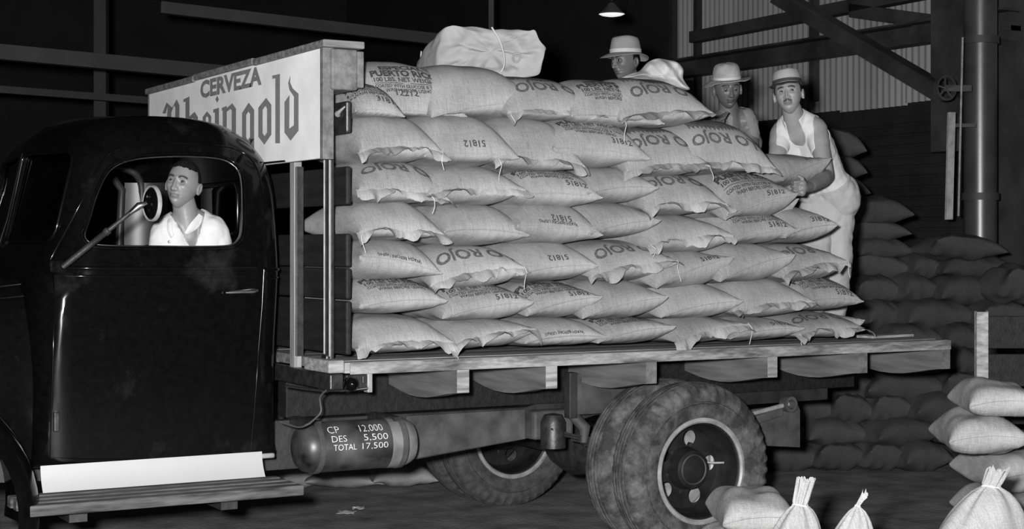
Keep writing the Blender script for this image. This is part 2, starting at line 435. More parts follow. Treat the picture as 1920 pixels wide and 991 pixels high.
# bottom edge back
bot = [Vector((-1.36+(1.36-.225)*t, 0, .66)) for t in (.2, .4, .6, .8)]
pts = pts+bot; n = len(pts)
cen = Vector((-.75, 0, 1.45))
nor = []
for i in range(n):
    d = (pts[(i+1) % n]-pts[i-1]).normalized(); nn = Vector((d.z, 0, -d.x))
    if nn.dot(pts[i]-cen) < 0: nn = -nn
    nor.append(nn)
def radii(p, nn):
    if nn.z < -.5: return .0, .0
    top = sm(.1, .8, nn.z)
    rear = sm(.2, .9, nn.x); fr = sm(.2, .9, -nn.x)
    rn = .05+top*.20+rear*.07+fr*.07; ry = .05+top*.22+rear*.10+fr*.11
    low = sm(.66, .95, p.z)
    return rn*(.25+.75*low), ry*(.25+.75*low)
R0 = [radii(pts[i], nor[i]) for i in range(n)]
R = []
for i in range(n):                                     # smooth the radii along the outline
    a = [R0[(i+k) % n] for k in range(-3, 4)]; R.append((sum(q[0] for q in a)/7, sum(q[1] for q in a)/7))
def cab_mesh(grow=0.0):
    NK = 8; rings = []
    for k in range(NK+1):
        ph = math.pi/2*k/NK; ring = []
        for i in range(n):
            rn, ry = R[i]; p = pts[i]+nor[i]*grow-nor[i]*rn*(1-math.sin(ph))
            ring.append(Vector((p.x, YC-grow+ry*(1-math.cos(ph)), p.z)))
        rings.append(ring)
    for fy in (.55, 1.0):                              # crown of the roof, bow of the back panel
        ring = []
        for i in range(n):
            p = pts[i]+nor[i]*grow; up = sm(.3, .9, nor[i].z); fr = sm(.3, .9, -nor[i].x)
            y0 = YC-grow+R[i][1]
            ring.append(Vector((p.x-.05*fr*(fy), y0+(YM-y0)*fy, p.z+up*.035*fy)))
        rings.append(ring)
    full = rings+[[Vector((p.x, 2*YM-p.y, p.z)) for p in r] for r in rings[-2::-1]]
    mb = MB(); m_ = len(full)
    mb.grid(lambda i, j: full[j][i], n, m_, close_u=True)
    mb.f.append(tuple(range(n))); mb.f.append(tuple((m_-1)*n+i for i in range(n))[::-1])
    me = mb.mesh('cab')
    bm = bmesh.new(); bm.from_mesh(me)
    for z in (.75, .85, .95, 1.05, 1.15, 1.25, 1.35, 1.45, 1.55, 1.6, 1.7, 1.8, 1.9, 2.0):
        caps = [f for f in bm.faces if len(f.verts) > 12 or f.calc_area() > .02]
        g = set(); 
        for f in caps: g.update(f.verts); g.update(f.edges); g.add(f)
        bmesh.ops.bisect_plane(bm, geom=list(g), plane_co=(0, 0, z), plane_no=(0, 0, 1), dist=1e-5)
    for k in range(1, 30):
        x = -1.36+.04*k; caps = [f for f in bm.faces if f.calc_area() > .0015 and abs(f.normal.y) > .9]
        g = set()
        for f in caps: g.update(f.verts); g.update(f.edges); g.add(f)
        bmesh.ops.bisect_plane(bm, geom=list(g), plane_co=(x, 0, 0), plane_no=(1, 0, 0), dist=1e-5)
    for v in bm.verts:
        t = tumble(v.co.z); v.co.y += (t if v.co.y < YM else -t)*min(1, abs(v.co.y-YM)/.5)
        # slight outward swell of the side and narrowing of the cowl
        fr = sm(-1.22, -1.50, v.co.x)*.09
        v.co.y += fr if v.co.y < YM else -fr
    bmesh.ops.triangulate(bm, faces=[f for f in bm.faces if len(f.verts) > 4])
    bmesh.ops.recalc_face_normals(bm, faces=bm.faces[:]); bm.to_mesh(me); bm.free(); return me
outer = cab_mesh(); inner = cab_mesh(-.035)
shell = boolean(outer, inner)
win_px = [(164, 425), (160, 441), (168, 454), (190, 459.5), (245, 461), (300, 461.5), (360, 462), (420, 461), (440, 456), (451, 443), (454, 420), (454, 380), (453, 345), (447, 320), (430, 303), (400, 295), (350, 292.5),
          (300, 293.5), (255, 298), (222, 308), (200, 327), (182, 365), (172, 398)]
door_px = [(108, 487), (104, 560), (101, 660), (98, 770), (96, 857), (170, 859), (280, 860), (380, 859), (468, 856), (475, 780), (483, 680), (490, 580), (494, 505), (494, 430), (492, 370), (489, 338), (480, 306), (464, 287), (440, 276), (400, 270), (350, 268),
           (300, 268), (255, 272), (222, 280), (198, 295), (180, 322), (163, 360), (145, 400), (127, 443)]
def sidepoly(px_, off=0.0, grow=0.0):
    P = [side(x, y) for x, y in px_]; c = sum(P, Vector())/len(P)
    return [Vector((p.x, YC, p.z)) if grow == 0 else Vector((c.x+(p.x-c.x)*(1+grow), YC, c.z+(p.z-c.z)*(1+grow))) for p in P]
winP = smooth_poly([(p.x, 0, p.z) for p in sidepoly(win_px)], 3)
doorP = [Vector((p.x, 0, p.z)) for p in sidepoly(door_px)]
def prismY(P, y0, y1): return MB().prism([(p.x, y0, p.z) for p in P], (0, y1-y0, 0)).mesh()
def inset(P, d):
    c = []; m_ = len(P)
    for i in range(m_):
        t = (P[(i+1) % m_]-P[i-1]).normalized(); q = Vector((t.z, 0, -t.x)); 
        c.append(P[i]+q*d)
    # orientation check
    A = sum(P[i].x*P[(i+1) % m_].z-P[(i+1) % m_].x*P[i].z for i in range(m_))
    B = sum(c[i].x*c[(i+1) % m_].z-c[(i+1) % m_].x*c[i].z for i in range(m_))
    if (abs(B) > abs(A)) != (d > 0): c = [2*P[i]-c[i] for i in range(m_)]
    return c
cab = boolean(shell.copy(), prismY(inset(doorP, .003), YC-.2, YC+.42))
door = boolean(shell.copy(), prismY(doorP, YC-.2, YC+.42), 'INTERSECT')
door = boolean(door, prismY(winP, YC-.3, YC+.6))
for v in door.vertices: v.co.y -= .004
# far door window, rear window, split windscreen
cab = boolean(cab, prismY(winP, 2*YM-YC-.5, 2*YM-YC+.3))
def rrect(y0, y1, z0, z1, r, k=5):
    out = []
    for cy, cz, a0 in ((y1-r, z1-r, 0), (y0+r, z1-r, 90), (y0+r, z0+r, 180), (y1-r, z0+r, 270)):
        for i in range(k+1):
            t = math.radians(a0+90*i/k); out.append((cy+r*math.cos(t), cz+r*math.sin(t)))
    return out
rw = rrect(.92, 1.68, 1.72, 1.985, .06)
cab = boolean(cab, MB().prism([(-.45, y, z) for y, z in rw], (.5, 0, 0)).mesh())
def round_poly(P, rad, k=5):
    P = [Vector(p) for p in P]; out = []; m_ = len(P)
    for i in range(m_):
        a, b, c = P[i-1], P[i], P[(i+1) % m_]; r = rad[i]
        p0 = b+(a-b).normalized()*r; p1 = b+(c-b).normalized()*r
        for j in range(k+1):
            t = j/k; out.append(p0*(1-t)**2+b*2*t*(1-t)+p1*t*t)
    return out
wsP = round_poly([(0, .565, 2.10), (0, 1.262, 2.115), (0, 1.262, 1.685), (0, .535, 1.675)], [.10, .03, .03, .09])
for mir in (0, 1):
    cab = boolean(cab, MB().prism([(-1.6, (2*YM-p.y) if mir else p.y, p.z) for p in wsP], (.75, 0, 0)).mesh())
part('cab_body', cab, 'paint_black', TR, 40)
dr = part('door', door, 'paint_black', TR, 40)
from mathutils.bvhtree import BVHTree
bv = BVHTree.FromPolygons([v.co for v in outer.vertices], [tuple(p.vertices) for p in outer.polygons])
def hitY(x, z, off=0.0):
    h = bv.ray_cast(Vector((x, -2, z)), Vector((0, 1, 0)))[0]
    return Vector((x, (h.y if h else YC)-off, z))
def hitX(y, z, off=0.0):
    h = bv.ray_cast(Vector((-4, y, z)), Vector((1, 0, 0)))[0]
    return Vector(((h.x if h else -1.3)-off, y, z))
def ring_tube(P, r, nseg=6): return MB().tube(P+[P[0], P[1]], r, nseg, cap=False)
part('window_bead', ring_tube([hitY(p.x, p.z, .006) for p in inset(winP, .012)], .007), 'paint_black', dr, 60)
part('window_lip', ring_tube([hitY(p.x, p.z, -.004) for p in winP], .0045), 'bright_bead', dr, 60)
up_i = [side(x, y) for x, y in door_px[12:]]+[side(108, 487)]
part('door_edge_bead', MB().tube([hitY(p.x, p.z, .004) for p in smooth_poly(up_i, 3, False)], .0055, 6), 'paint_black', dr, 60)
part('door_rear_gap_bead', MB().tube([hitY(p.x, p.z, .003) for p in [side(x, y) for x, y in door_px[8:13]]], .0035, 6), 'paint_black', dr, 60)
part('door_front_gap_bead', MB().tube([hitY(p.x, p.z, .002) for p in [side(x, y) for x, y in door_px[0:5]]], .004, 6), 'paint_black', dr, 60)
# belt mouldings
for yy_, r in ((503, .010), (518, .007)):
    P = [side(x, yy_+(x-300)*.004) for x in range(110, 492, 12)]
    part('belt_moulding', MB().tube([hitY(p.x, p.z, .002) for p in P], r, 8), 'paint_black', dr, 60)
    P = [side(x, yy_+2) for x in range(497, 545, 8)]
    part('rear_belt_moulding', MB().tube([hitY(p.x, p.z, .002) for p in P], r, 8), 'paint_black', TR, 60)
P = [hitY(p.x, p.z, .002) for p in [side(497, 303), side(512, 303), side(520, 303)]]
part('roof_seam', MB().tube(P, .004, 6), 'paint_black', TR, 60)
# door handle with a rounded grip, hinge and corner knob of the mirror
p0, p1 = hitY(*[side(420, 548)[k] for k in (0, 2)], .028), hitY(*[side(479, 544)[k] for k in (0, 2)], .03)
hd = part('door_handle', MB().tube([p0, p0.lerp(p1, .15), p0.lerp(p1, .5), p0.lerp(p1, .85), p1], [.004, .009, .010, .014, .008], 12), 'chrome', dr, 60)
part('handle_escutcheon', MB().lathe([(.02, 0), (.02, .01), (.012, .03)], p1.lerp(p0, .15)+Vector((0, .03, 0)), (0, -1, 0), 16), 'chrome', dr, 50)
h = side(105, 790); h = hitY(h.x, h.z, .012); part('hinge', MB().box((h.x-.012, h.y-.012, h.z-.045), (h.x+.014, h.y+.012, h.z+.045), .006), 'black_iron', dr)
h = side(117, 500); h = hitY(h.x, h.z, .02); part('hinge', MB().box((h.x-.045, h.y-.014, h.z-.03), (h.x+.03, h.y+.014, h.z+.03), .012), 'paint_black', dr)
# windscreen trim and panes
for mir in (0, 1):
    P = [hitX((2*YM-p.y) if mir else p.y, p.z, .004) for p in wsP]
    part('windscreen_trim', ring_tube(P, .009), 'paint_black', TR, 60)
    P2 = [hitX((2*YM-p.y) if mir else p.y, p.z, -.015) for p in wsP]
    mbp = MB(); mbp.v = [tuple(p) for p in P2]+[tuple(p+Vector((.004, 0, 0))) for p in P2]; q = len(P2)
    mbp.f = [tuple(range(q)), tuple(range(2*q-1, q-1, -1))]
    part('windscreen_pane', mbp, 'glass', TR)
part('windscreen_divider', MB().tube([hitX(YM, z, .005) for z in (1.66, 1.8, 1.95, 2.12)], .014, 8), 'paint_black', TR, 60)
part('rear_window_pane', MB().prism([(-.19, y, z) for y, z in rw], (.004, 0, 0)), 'glass', TR)
part('rear_window_trim', ring_tube([Vector((-.215, y, z)) for y, z in rw], .012), 'paint_black', TR, 60)
# inside: bench seat, headlining ribs on the far side
part('seat_cushion', MB().box((-.85, .50, .98), (-.33, 2.10, 1.18), .05), 'leather', TR, 40)
part('seat_back', MB().obox((-.31, 1.30, 1.40), Vector((.06, 0, .012)), Vector((0, .78, 0)), Vector((-.03, 0, .27)), .04), 'leather', TR, 40)
pw = [Vector((p.x, 2*YM-hitY(p.x, p.z).y-.045, p.z)) for p in inset(winP, .02)]
part('far_window_frame', ring_tube(pw, .02, 8), 'cab_inside', TR, 60)
part('far_pillar_trim', MB().tube([Vector((-.47, 2*YM-hitY(-.47, z).y-.05, z)) for z in (1.2, 1.5, 1.7, 1.85, 1.98)]+[Vector((-.53, 2*YM-hitY(-.53, 2.06).y-.055, 2.05))], .022, 10), 'cab_inside', TR, 60)
part('far_corner_panel', MB().grid(lambda i, j: (-.45+.20*math.sin(i/10*math.pi/2), 2.14-.03*j/8-.16*(1-math.cos(i/10*math.pi/2)), 1.18+.84*j/8), 11, 9), 'cab_inside', TR, 60)
# steering wheel
c = Vector((-.93, .80, 1.50)); ax = Vector((-.75, 0, .66)).normalized()
stw = part('steering_wheel', MB().tube([c+ (Vector((0, 1, 0))*math.cos(t)+ax.cross(Vector((0, 1, 0)))*math.sin(t))*.20 for t in [i*2*math.pi/32 for i in range(33)]], .011, 8, False), 'black_iron', TR, 60)
part('steering_column', MB().tube([c, c+Vector((-.35, 0, -.5))], .02, 8), 'black_iron', stw, 60)
for t in (0, 2.1, 4.2): part('spoke', MB().tube([c, c+(Vector((0, 1, 0))*math.cos(t)+ax.cross(Vector((0, 1, 0)))*math.sin(t))*.2], .007, 6), 'black_iron', stw, 60)
# mirror on its arm
mc = onY(283, 381, .16)
arm0 = onY(118, 500, .34); armE = mc+Vector((-.055, 0, -.012))
nrm = (-FW*.62-RT*.76).normalized()
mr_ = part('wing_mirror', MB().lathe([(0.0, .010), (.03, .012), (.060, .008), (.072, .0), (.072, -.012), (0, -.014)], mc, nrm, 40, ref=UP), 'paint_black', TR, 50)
part('mirror_rim', MB().lathe([(.070, -.012), (.074, .004), (.079, .004), (.082, -.004), (.081, -.014), (.074, -.016)], mc, nrm, 40, True, ref=UP), 'rim_grey', mr_, 50)
P = [arm0, arm0.lerp(armE, .5), armE]
part('mirror_arm', MB().tube([arm0, arm0.lerp(armE, .3), arm0.lerp(armE, .55), arm0.lerp(armE, .56), arm0.lerp(armE, .60), arm0.lerp(armE, .61), armE], [.013, .014, .014, .018, .018, .011, .009], 12), 'black_iron', mr_, 50)
part('mirror_ball', MB().tube([armE-(armE-arm0).normalized()*.05, armE, mc+nrm*.02], [.010, .017, .010], 12), 'chrome', mr_, 60)
for k in ((.02, .02), (.022, -.012), (-.008, .03)): part('mirror_screw', MB().lathe([(.0, .018), (.006, .016), (.007, .008)], mc+RT*k[0]+UP*k[1], nrm, 10), 'chrome', mr_, 60)
# splash apron, running board
ap = [side(90, 864), side(490, 855)]
ax0, ax1 = onY(80, 890, .33).x, onY(497, 890, .33).x
part('white_splash_apron', MB().grid(lambda i, j: (ax0+(ax1-ax0)*i/20, .37-.045*(j/10)**2, .682-.115*j/10), 21, 11), 'white_enamel', TR, 60, label='white painted splash apron')
rb = MB(); rx0, rx1 = -1.46, -.215
for k in range(4):
    part('running_board_plank', MB().box((rx0-.01*k, .10+k*.068, .500+.004*k), (rx1+.02-(.012*k), .164+k*.068, .548+.005*k), .006), 'wood_worn', TR)
part('running_board_bracket', MB().box((-.55, .24, .44), (-.47, .6, .50)), 'frame_black', TR); part('running_board_bracket', MB().box((-1.25, .24, .44), (-1.17, .6, .50)), 'frame_black', TR)
part('rear_cab_foot', MB().obox(side(498, 852)+Vector((.0, .03, -.005)), Vector((.045, 0, 0)), Vector((0, .04, 0)), Vector((0, 0, .012)), .008), 'rim_grey', TR)
# cowl and bonnet
def hood_ring(x, w_, zt, zb):
    out = []
    for i in range(25):
        t = -1+2*i/24; a = abs(t)
        y = w_*math.copysign(min(1, (1-(1-a)**1.6)) if a < 1 else 1, t); 
        ang = math.pi*(i/24); y = -w_*math.copysign(abs(math.cos(ang))**.6, math.cos(ang)); z = zb+(zt-zb)*abs(math.sin(ang))**.55
        out.append(Vector((x, YM+y, z)))
    return out
secs = [(-1.30, .85, 1.575, .70), (-1.42, .80, 1.56, .70), (-1.60, .70, 1.545, .70), (-1.9, .60, 1.53, .70), (-2.4, .47, 1.49, .72), (-2.75, .38, 1.44, .74), (-2.86, .30, 1.36, .78), (-2.9, .05, 1.1, .9)]
rg = [hood_ring(*q) for q in secs]
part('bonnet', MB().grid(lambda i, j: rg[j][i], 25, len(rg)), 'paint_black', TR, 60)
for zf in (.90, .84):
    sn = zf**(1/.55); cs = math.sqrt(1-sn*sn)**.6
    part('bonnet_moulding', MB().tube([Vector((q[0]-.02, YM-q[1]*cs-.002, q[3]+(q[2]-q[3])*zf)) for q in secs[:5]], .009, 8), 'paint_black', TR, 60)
# front wing and wheel
cx_, cz_ = -2.10, .50
def wing(i, j):
    t = math.radians(-8+190*i/32); v = j/10
    prof = [(0.0, -.05), (.02, .0), (.05, .03), (.10, .055), (.2, .07), (.3, .075), (.4, .07), (.5, .06), (.58, .05), (.64, .045), (.68, .04)][j]
    r = .60+prof[1]; return (cx_+r*1.08*math.cos(t), .08+prof[0], cz_+r*math.sin(t))
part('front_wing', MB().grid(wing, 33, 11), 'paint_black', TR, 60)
def wheel(name, cx, cy, cz, out=-1, lugs=True, mt='rubber_dusty', dish=True, grp=None):
    """road wheel on a Y axle; out = -1 when its outer face looks towards the camera"""
    c = Vector((cx, cy, cz)); ax = Vector((0, out, 0))
    prof = [(.272, .075), (.285, .093), (.315, .104), (.35, .110), (.360, .110), (.363, .098), (.369, .098), (.373, .112), (.40, .111), (.425, .104), (.445, .094), (.455, .082), (.462, .070)]
    rib = [(.466, .060), (.467, .047), (.458, .045), (.458, .040), (.469, .038), (.470, .018), (.460, .016), (.460, .010), (.471, .008)]
    half = prof+rib; full = half+[(r, -h) for r, h in half[::-1]]
    def rf(i, k, r, h):
        if lugs and 9 <= (i if i < len(half) else len(full)-1-i) <= 12:
            j = i if i < len(half) else len(full)-1-i
            return r-(.016 if (k//2) % 2 else 0)*(1 if j < 12 else .6)
        return r
    t = part(name, MB().lathe(full, c, ax, 176 if lugs else 96, rfun=rf), mt, TR, 40)
    part('rim_flange', MB().lathe([(.262, .060), (.258, .094), (.268, .102), (.284, .098), (.288, .088), (.280, .078)], c, ax, 72, True), 'rim_grey', t, 50)
    if dish:
        pr = [(.262, .085), (.250, .08), (.243, .03), (.236, -.03), (.215, -.065), (.15, -.075), (.115, -.07), (.11, -.02), (.10, .015), (.06, .03), (.0, .032)]
    else:
        pr = [(.262, .07), (.245, .03), (.238, -.02), (.20, -.055), (.13, -.06), (.115, -.055), (.11, -.03), (.0, -.02)]
    b = Vector((1, 0, 0)); u = Vector((0, 0, 1)); dz = pr[4][1]
    part('rim_barrel', MB().lathe(pr[:5], c, ax, 64), 'wheel_black' if dish else 'rim_grey', t, 50)
    part('hub', MB().lathe(pr[-5:] if dish else pr[-4:], c, ax, 40), 'wheel_black', t, 40)
    cu = bpy.data.curves.new('d', 'CURVE'); cu.dimensions = '2D'; cu.fill_mode = 'BOTH'; cu.extrude = .004
    def ring_(x, y, r, n_):
        sp = cu.splines.new('POLY'); sp.points.add(n_-1); sp.use_cyclic_u = True
        for i in range(n_): sp.points[i].co = (x+r*math.cos(2*math.pi*i/n_), y+r*math.sin(2*math.pi*i/n_), 0, 1)
    ring_(0, 0, pr[4][0]+.003, 64)
    for k in range(5):
        a = math.radians((78 if dish else 100)+72*k); ring_(math.cos(a)*.165, math.sin(a)*.165, .044, 24)
    co_ = bpy.data.objects.new('d', cu); COL.objects.link(co_); dg = bpy.context.evaluated_depsgraph_get(); dg.update()
    me = bpy.data.meshes.new_from_object(co_.evaluated_get(dg)); bpy.data.objects.remove(co_)
    for v in me.vertices: x, y, z = v.co; v.co = c+b*x+u*y+ax*(dz+z-.002)
    part('wheel_disc', me, 'wheel_black' if dish else 'rim_grey', t)
    part('hub_ring', MB().lathe([(.074, .024), (.078, .031), (.082, .024)], c, ax, 32), 'frame_grey', t, 50)
    for k in range(6):
        a = math.radians(15+60*k); q = c+(b*math.cos(a)+u*math.sin(a))*.128+ax*(-.065)
        part('wheel_nut', MB().lathe([(.0, .02), (.014, .018), (.016, 0)], q, ax, 6), 'black_iron', t)
    return t
WX, WZ = onY(1318, 885, .06).x, .462
w1 = wheel('outer_tyre', WX, .165, WZ)
q = Vector((WX, .165, WZ))+Vector((math.cos(math.radians(6))*.165, .05, math.sin(math.radians(6))*.165))
part('valve_stem', MB().tube([q+Vector((-.02, .05, 0)), q+Vector((.02, -.01, 0)), q+Vector((.06, -.045, .003))], .006, 8), 'rim_grey', w1, 60)
wheel('inner_tyre', WX, .43, WZ, lugs=False, mt='rubber_dusty', dish=False)
wheel('far_outer_tyre', WX, 2*YM-.165, WZ, out=1, lugs=True, mt='rubber')
wheel('far_inner_tyre', WX, 2*YM-.43, WZ, out=-1, lugs=True, mt='rubber', dish=True)
wheel('front_tyre', -2.10, .22, WZ, lugs=False, mt='rubber', dish=False)
wheel('far_front_tyre', -2.10, 2*YM-.22, WZ, out=1, lugs=False, mt='rubber', dish=False)
part('rear_axle', MB().tube([(WX, .2, WZ), (WX, 1.0, WZ), (WX, 1.12, WZ), (WX, 1.3, WZ), (WX, 1.48, WZ), (WX, 1.6, WZ), (WX, 2.4, WZ)], [.06, .065, .13, .17, .13, .065, .06], 16), 'black_iron', TR, 50)
part('front_axle', MB().tube([(-2.1, .2, WZ-.04), (-2.1, 2.4, WZ-.04)], .045, 12), 'black_iron', TR, 50)
# --- chassis
YR = .78
def rail(ys):
    mb = MB(); P = [(-2.7, .60), (-2.7, .78), (1.40, .775), (1.75, .86), (3.55, .86), (3.55, .72), (1.85, .71), (1.385, .60), (.7, .53), (-.3, .53)]
    mb.prism([(x, ys, z) for x, z in P], (0, .08, 0)); return mb
part('chassis_rail', rail(YR), 'frame_black', TR); part('chassis_rail', rail(2*YM-YR-.08), 'frame_black', TR)
part('rail_cover_plate', MB().prism([(x, YR-.012, z) for x, z in [(.66, .535), (.66, .765), (1.385, .765), (1.385, .605)]], (0, .01, 0)), 'frame_grey', TR)
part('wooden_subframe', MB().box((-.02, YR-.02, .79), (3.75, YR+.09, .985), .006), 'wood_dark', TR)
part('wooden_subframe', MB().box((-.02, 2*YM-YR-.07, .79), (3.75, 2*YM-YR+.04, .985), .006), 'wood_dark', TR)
part('mud_board', MB().box((1.60, .62, .735), (2.02, .64, .96), .004), 'frame_grey', TR)
part('mud_board_bracket', MB().box((1.57, .60, .72), (1.62, .66, .97), .004), 'frame_black', TR)
part('axle_block', MB().box((1.40, .70, .60), (1.66, .80, .76), .02), 'frame_grey', TR)
part('bump_stop', MB().lathe([(.0, .05), (.05, .04), (.07, 0), (.07, -.14), (0, -.15)], (1.50, .66, .70), UP, 20), 'black_iron', TR, 50)
part('spring_shackle', MB().tube([(1.62, .66, .74), (1.68, .62, .66), (1.66, .60, .58)], [.03, .035, .02], 10), 'frame_grey', TR, 50)
for k in range(6):
    L_ = .62-.085*k
    part('spring_leaf', MB().grid(lambda i, j: (WX-L_+2*L_*i/16, .60+.07*(j in (1, 2)), .535+.013*k*0+.10*((i/8-1)*L_/.62)**2-.014*k+(.012 if j in (2, 3) else 0)+.03), 17, 5), 'frame_black', TR)
# hanger behind the wheel, with its arm and eye
pa, pb = onY(1408, 768, .5), onY(1500, 838, .5)
part('spring_hanger_plate', MB().prism([(pa.x, .5, pa.z), (pb.x-.02, .5, pa.z+.02), (pb.x, .5, pa.z-.02), (pb.x, .5, pb.z), (pa.x+.05, .5, pb.z+.03)], (0, .03, 0)), 'frame_grey', TR)
e0, e1 = onY(1400, 778, .46), onY(1478, 757, .46)
part('spring_arm', MB().tube([e0, e1], .014, 10), 'rim_grey', TR, 50)
part('spring_eye', MB().lathe([(.028, -.03), (.045, -.03), (.045, .03), (.028, .03)], e1, (0, 1, 0), 24, True), 'frame_grey', TR, 40)
part('spring_link', MB().obox((e0+e1)/2+Vector((.03, .03, -.04)), Vector((.10, 0, .02)), Vector((0, .012, 0)), Vector((0, 0, .025)), .006), 'frame_grey', TR)
# air tank with chalked weights
tc = Vector((0, .52, .0)); t0, t1 = onY(566, 830, .42), onY(782, 828, .42); tz = .665; tr = .125
prof = [(0, 0), (.05, .003), (.09, .018), (.115, .045), (tr, .08), (tr, t1.x-t0.x-.07), (tr+.004, t1.x-t0.x-.07), (tr+.004, t1.x-t0.x-.055), (tr, t1.x-t0.x-.055), (.112, t1.x-t0.x-.02), (.10, t1.x-t0.x-.0), (0, t1.x-t0.x+.004)]
tk = part('fuel_tank', MB().lathe(prof, (t0.x, .52, tz), (1, 0, 0), 48), 'tank_black', TR, 40)
part('tank_end_jacket', MB().lathe([(tr+.002, t1.x-t0.x-.145), (tr+.003, t1.x-t0.x-.06), (.114, t1.x-t0.x-.018), (.102, t1.x-t0.x+.003)], (t0.x, .52, tz), (1, 0, 0), 48), 'tank_grey', tk, 40)
for xx in (t0.x+.10, t1.x-.075): part('tank_strap', MB().lathe([(tr+.001, -.014), (tr+.006, -.014), (tr+.006, .014), (tr+.001, .014)], (xx, .52, tz), (1, 0, 0), 48, True), 'frame_grey', tk, 40)
def on_tank(s_, x, z):
    dz = z-tz; dz = max(-tr*.98, min(tr*.98, dz)); return Vector((x, .52-math.sqrt(tr*tr-dz*dz)-.0015, z))
for row, (l, r_) in enumerate((('CP', '12,000'), ('DES', '5,500'), ('TOTAL', '17,500'))):
    z0 = onY(620, (813, 829, 845)[row], .40).z; hgt = .030
    for s_, xs, xe in ((l, (619, 623, 625)[row], (641, 651, 668)[row]), (r_, (679, 683, 679)[row], (722, 728, 727)[row])):
        vs, fs, wd = text2d(s_, -.012); vs2, fs2 = cut_strips(vs, fs, 0, .25)
        x0 = onY(xs, 820, .40).x; sx_ = (onY(xe, 820, .40).x-x0)/wd
        mb = MB(); mb.add([on_tank(0, x0+v.x*sx_, z0+v.y*hgt) for v in vs2], fs2)
        part('chalk_lettering', mb, 'chalk', tk)
part('tank_hanger', MB().box((t0.x+.08, .46, .76), (t0.x+.12, .80, .80)), 'black_iron', TR); part('tank_hanger', MB().box((t1.x-.11, .46, .76), (t1.x-.07, .80, .80)), 'black_iron', TR)
# wires round the tank
wp = smooth_poly([atd(535, 723, 7.75), atd(580, 729, 7.7), atd(640, 732, 7.62), atd(690, 727, 7.6)], 4, False); part('wire', MB().tube(wp, .006, 6), 'bright_bead', TR, 60)
wp = smooth_poly([atd(612, 731, 7.65), atd(600, 745, 7.7), atd(602, 770, 7.72), atd(590, 785, 7.7), atd(575, 796, 7.68), atd(558, 800, 7.7), atd(525, 790, 7.75)], 4, False); part('wire', MB().tube(wp, .005, 6), 'frame_grey', TR, 60)
# --- bed: planks along the truck, cross sills with tapered undersides
BZ = 1.12
ye = [0.0, .09]+[.09+.193*i for i in range(1, 14)]
for i in range(14):
    y0, y1 = ye[i], ye[i+1]
    part('bed_plank', MB().box((-.03+random.uniform(-.006, .006), y0+.003, BZ-.052+random.uniform(-.002, .002)), (3.79+random.uniform(-.008, .008), y1-.003, BZ+random.uniform(-.003, .003)), .004), 'wood_pale' if i < 2 else 'wood', TR)
part('side_rub_strip', MB().box((-.01, -.012, BZ-.058), (3.80, -.001, BZ-.004), .003), 'wood_edge', TR, label='worn whitish outer edge board of the bed')
part('front_bed_block', MB().box((-.115, .0, BZ-.05), (-.035, .30, BZ+.01), .008), 'wood_pale', TR)
for i, xs in enumerate((.555, 1.055, 1.66, 2.455, 3.10, 3.735)):
    zt = BZ-.056
    P = [(0.0, zt), (0.0, zt-.115), (.02, zt-.116), (.12, zt-.128), (.22, zt-.146), (.32, zt-.160), (.42, zt-.165), (.52, zt-.162), (.62, zt-.150), (.75, zt-.125), (1.3, zt-.11), (1.85, zt-.125), (2.1, zt-.165), (2.32, zt-.16), (2.58, zt-.118), (2.6, zt-.115), (2.6, zt)]
    sl = part('cross_sill', MB().prism([(xs, y, z) for y, z in P], (.068, 0, 0)), 'wood_cross', TR)
    if i in (0, 1, 3): part('sill_end_face', MB().box((xs+.001, -.004, zt-.112), (xs+.067, 0, zt-.002), .002), 'wood_pale', sl)
# front bolster with its lamp and bracket
part('front_cross_member', MB().box((-.10, .02, .99), (-.03, 2.58, 1.065), .008), 'black_iron', TR)
part('front_corner_bracket', MB().box((-.03, -.01, .985), (.09, .02, 1.06), .004), 'black_iron', TR)
part('bracket_plate', MB().box((.075, -.018, .975), (.10, .03, 1.064), .004), 'rim_grey', TR)
part('bracket_lamp', MB().lathe([(0, .045), (.02, .04), (.034, .02), (.036, 0)], (-.01, -.01, 1.02), (0, -1, 0), 20), 'paint_black', TR, 50)
part('bracket_nut', MB().box((.045, -.026, 1.02), (.068, -.008, 1.055), .003), 'black_iron', TR)
# --- headboard: stakes, slats, sign
XH = 0.0
slats = [(192, 251), (313, 384), (438, 500), (502, 560), (563, 663)]
for a, b in slats:
    z1, z0 = onX(645, a, XH).z, onX(645, b, XH).z
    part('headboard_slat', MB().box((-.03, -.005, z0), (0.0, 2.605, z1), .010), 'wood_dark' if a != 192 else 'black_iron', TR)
zc_ = onX(642, 206, XH).z; part('rope_fragment', MB().tube([(-.036, .075, zc_-.022), (-.045, .055, zc_-.02), (-.04, -.01, zc_+.004)], [.016, .010, .004], 8), 'burlap', TR, 60)
# metal channel stakes and wooden posts in front of the slats
def stake(y):
    yb = y
    s_ = part('channel_stake', MB().box((-.055, yb-.035, .99), (-.035, yb+.035, 2.36), .004), 'black_iron', TR)
    for k in (-.031, .031): part('stake_edge', MB().box((-.061, yb+k-.004, 1.14), (-.054, yb+k+.004, 2.36), .002), 'rim_grey', s_)
    part('stake_foot', MB().obox((-.065, yb, 1.06), Vector((.02, 0, 0)), Vector((0, .032, 0)), Vector((.01, 0, .09)), .01), 'black_iron', s_)
    part('stake_pocket', MB().box((-.085, yb-.05, .98), (-.03, yb+.05, 1.045), .006), 'black_iron', s_)
stake(.155); stake(2.445)
for y in (.545, 1.06, 1.55, 2.055):
    part('headboard_post', MB().box((-.075, y-.03, 1.06), (-.035, y+.03, 2.42), .004), 'wood_post', TR)
part('cover_strip', MB().box((-.07, .50, 1.12), (-.032, .515, 2.05), .002), 'black_iron', TR)
XS = -.135
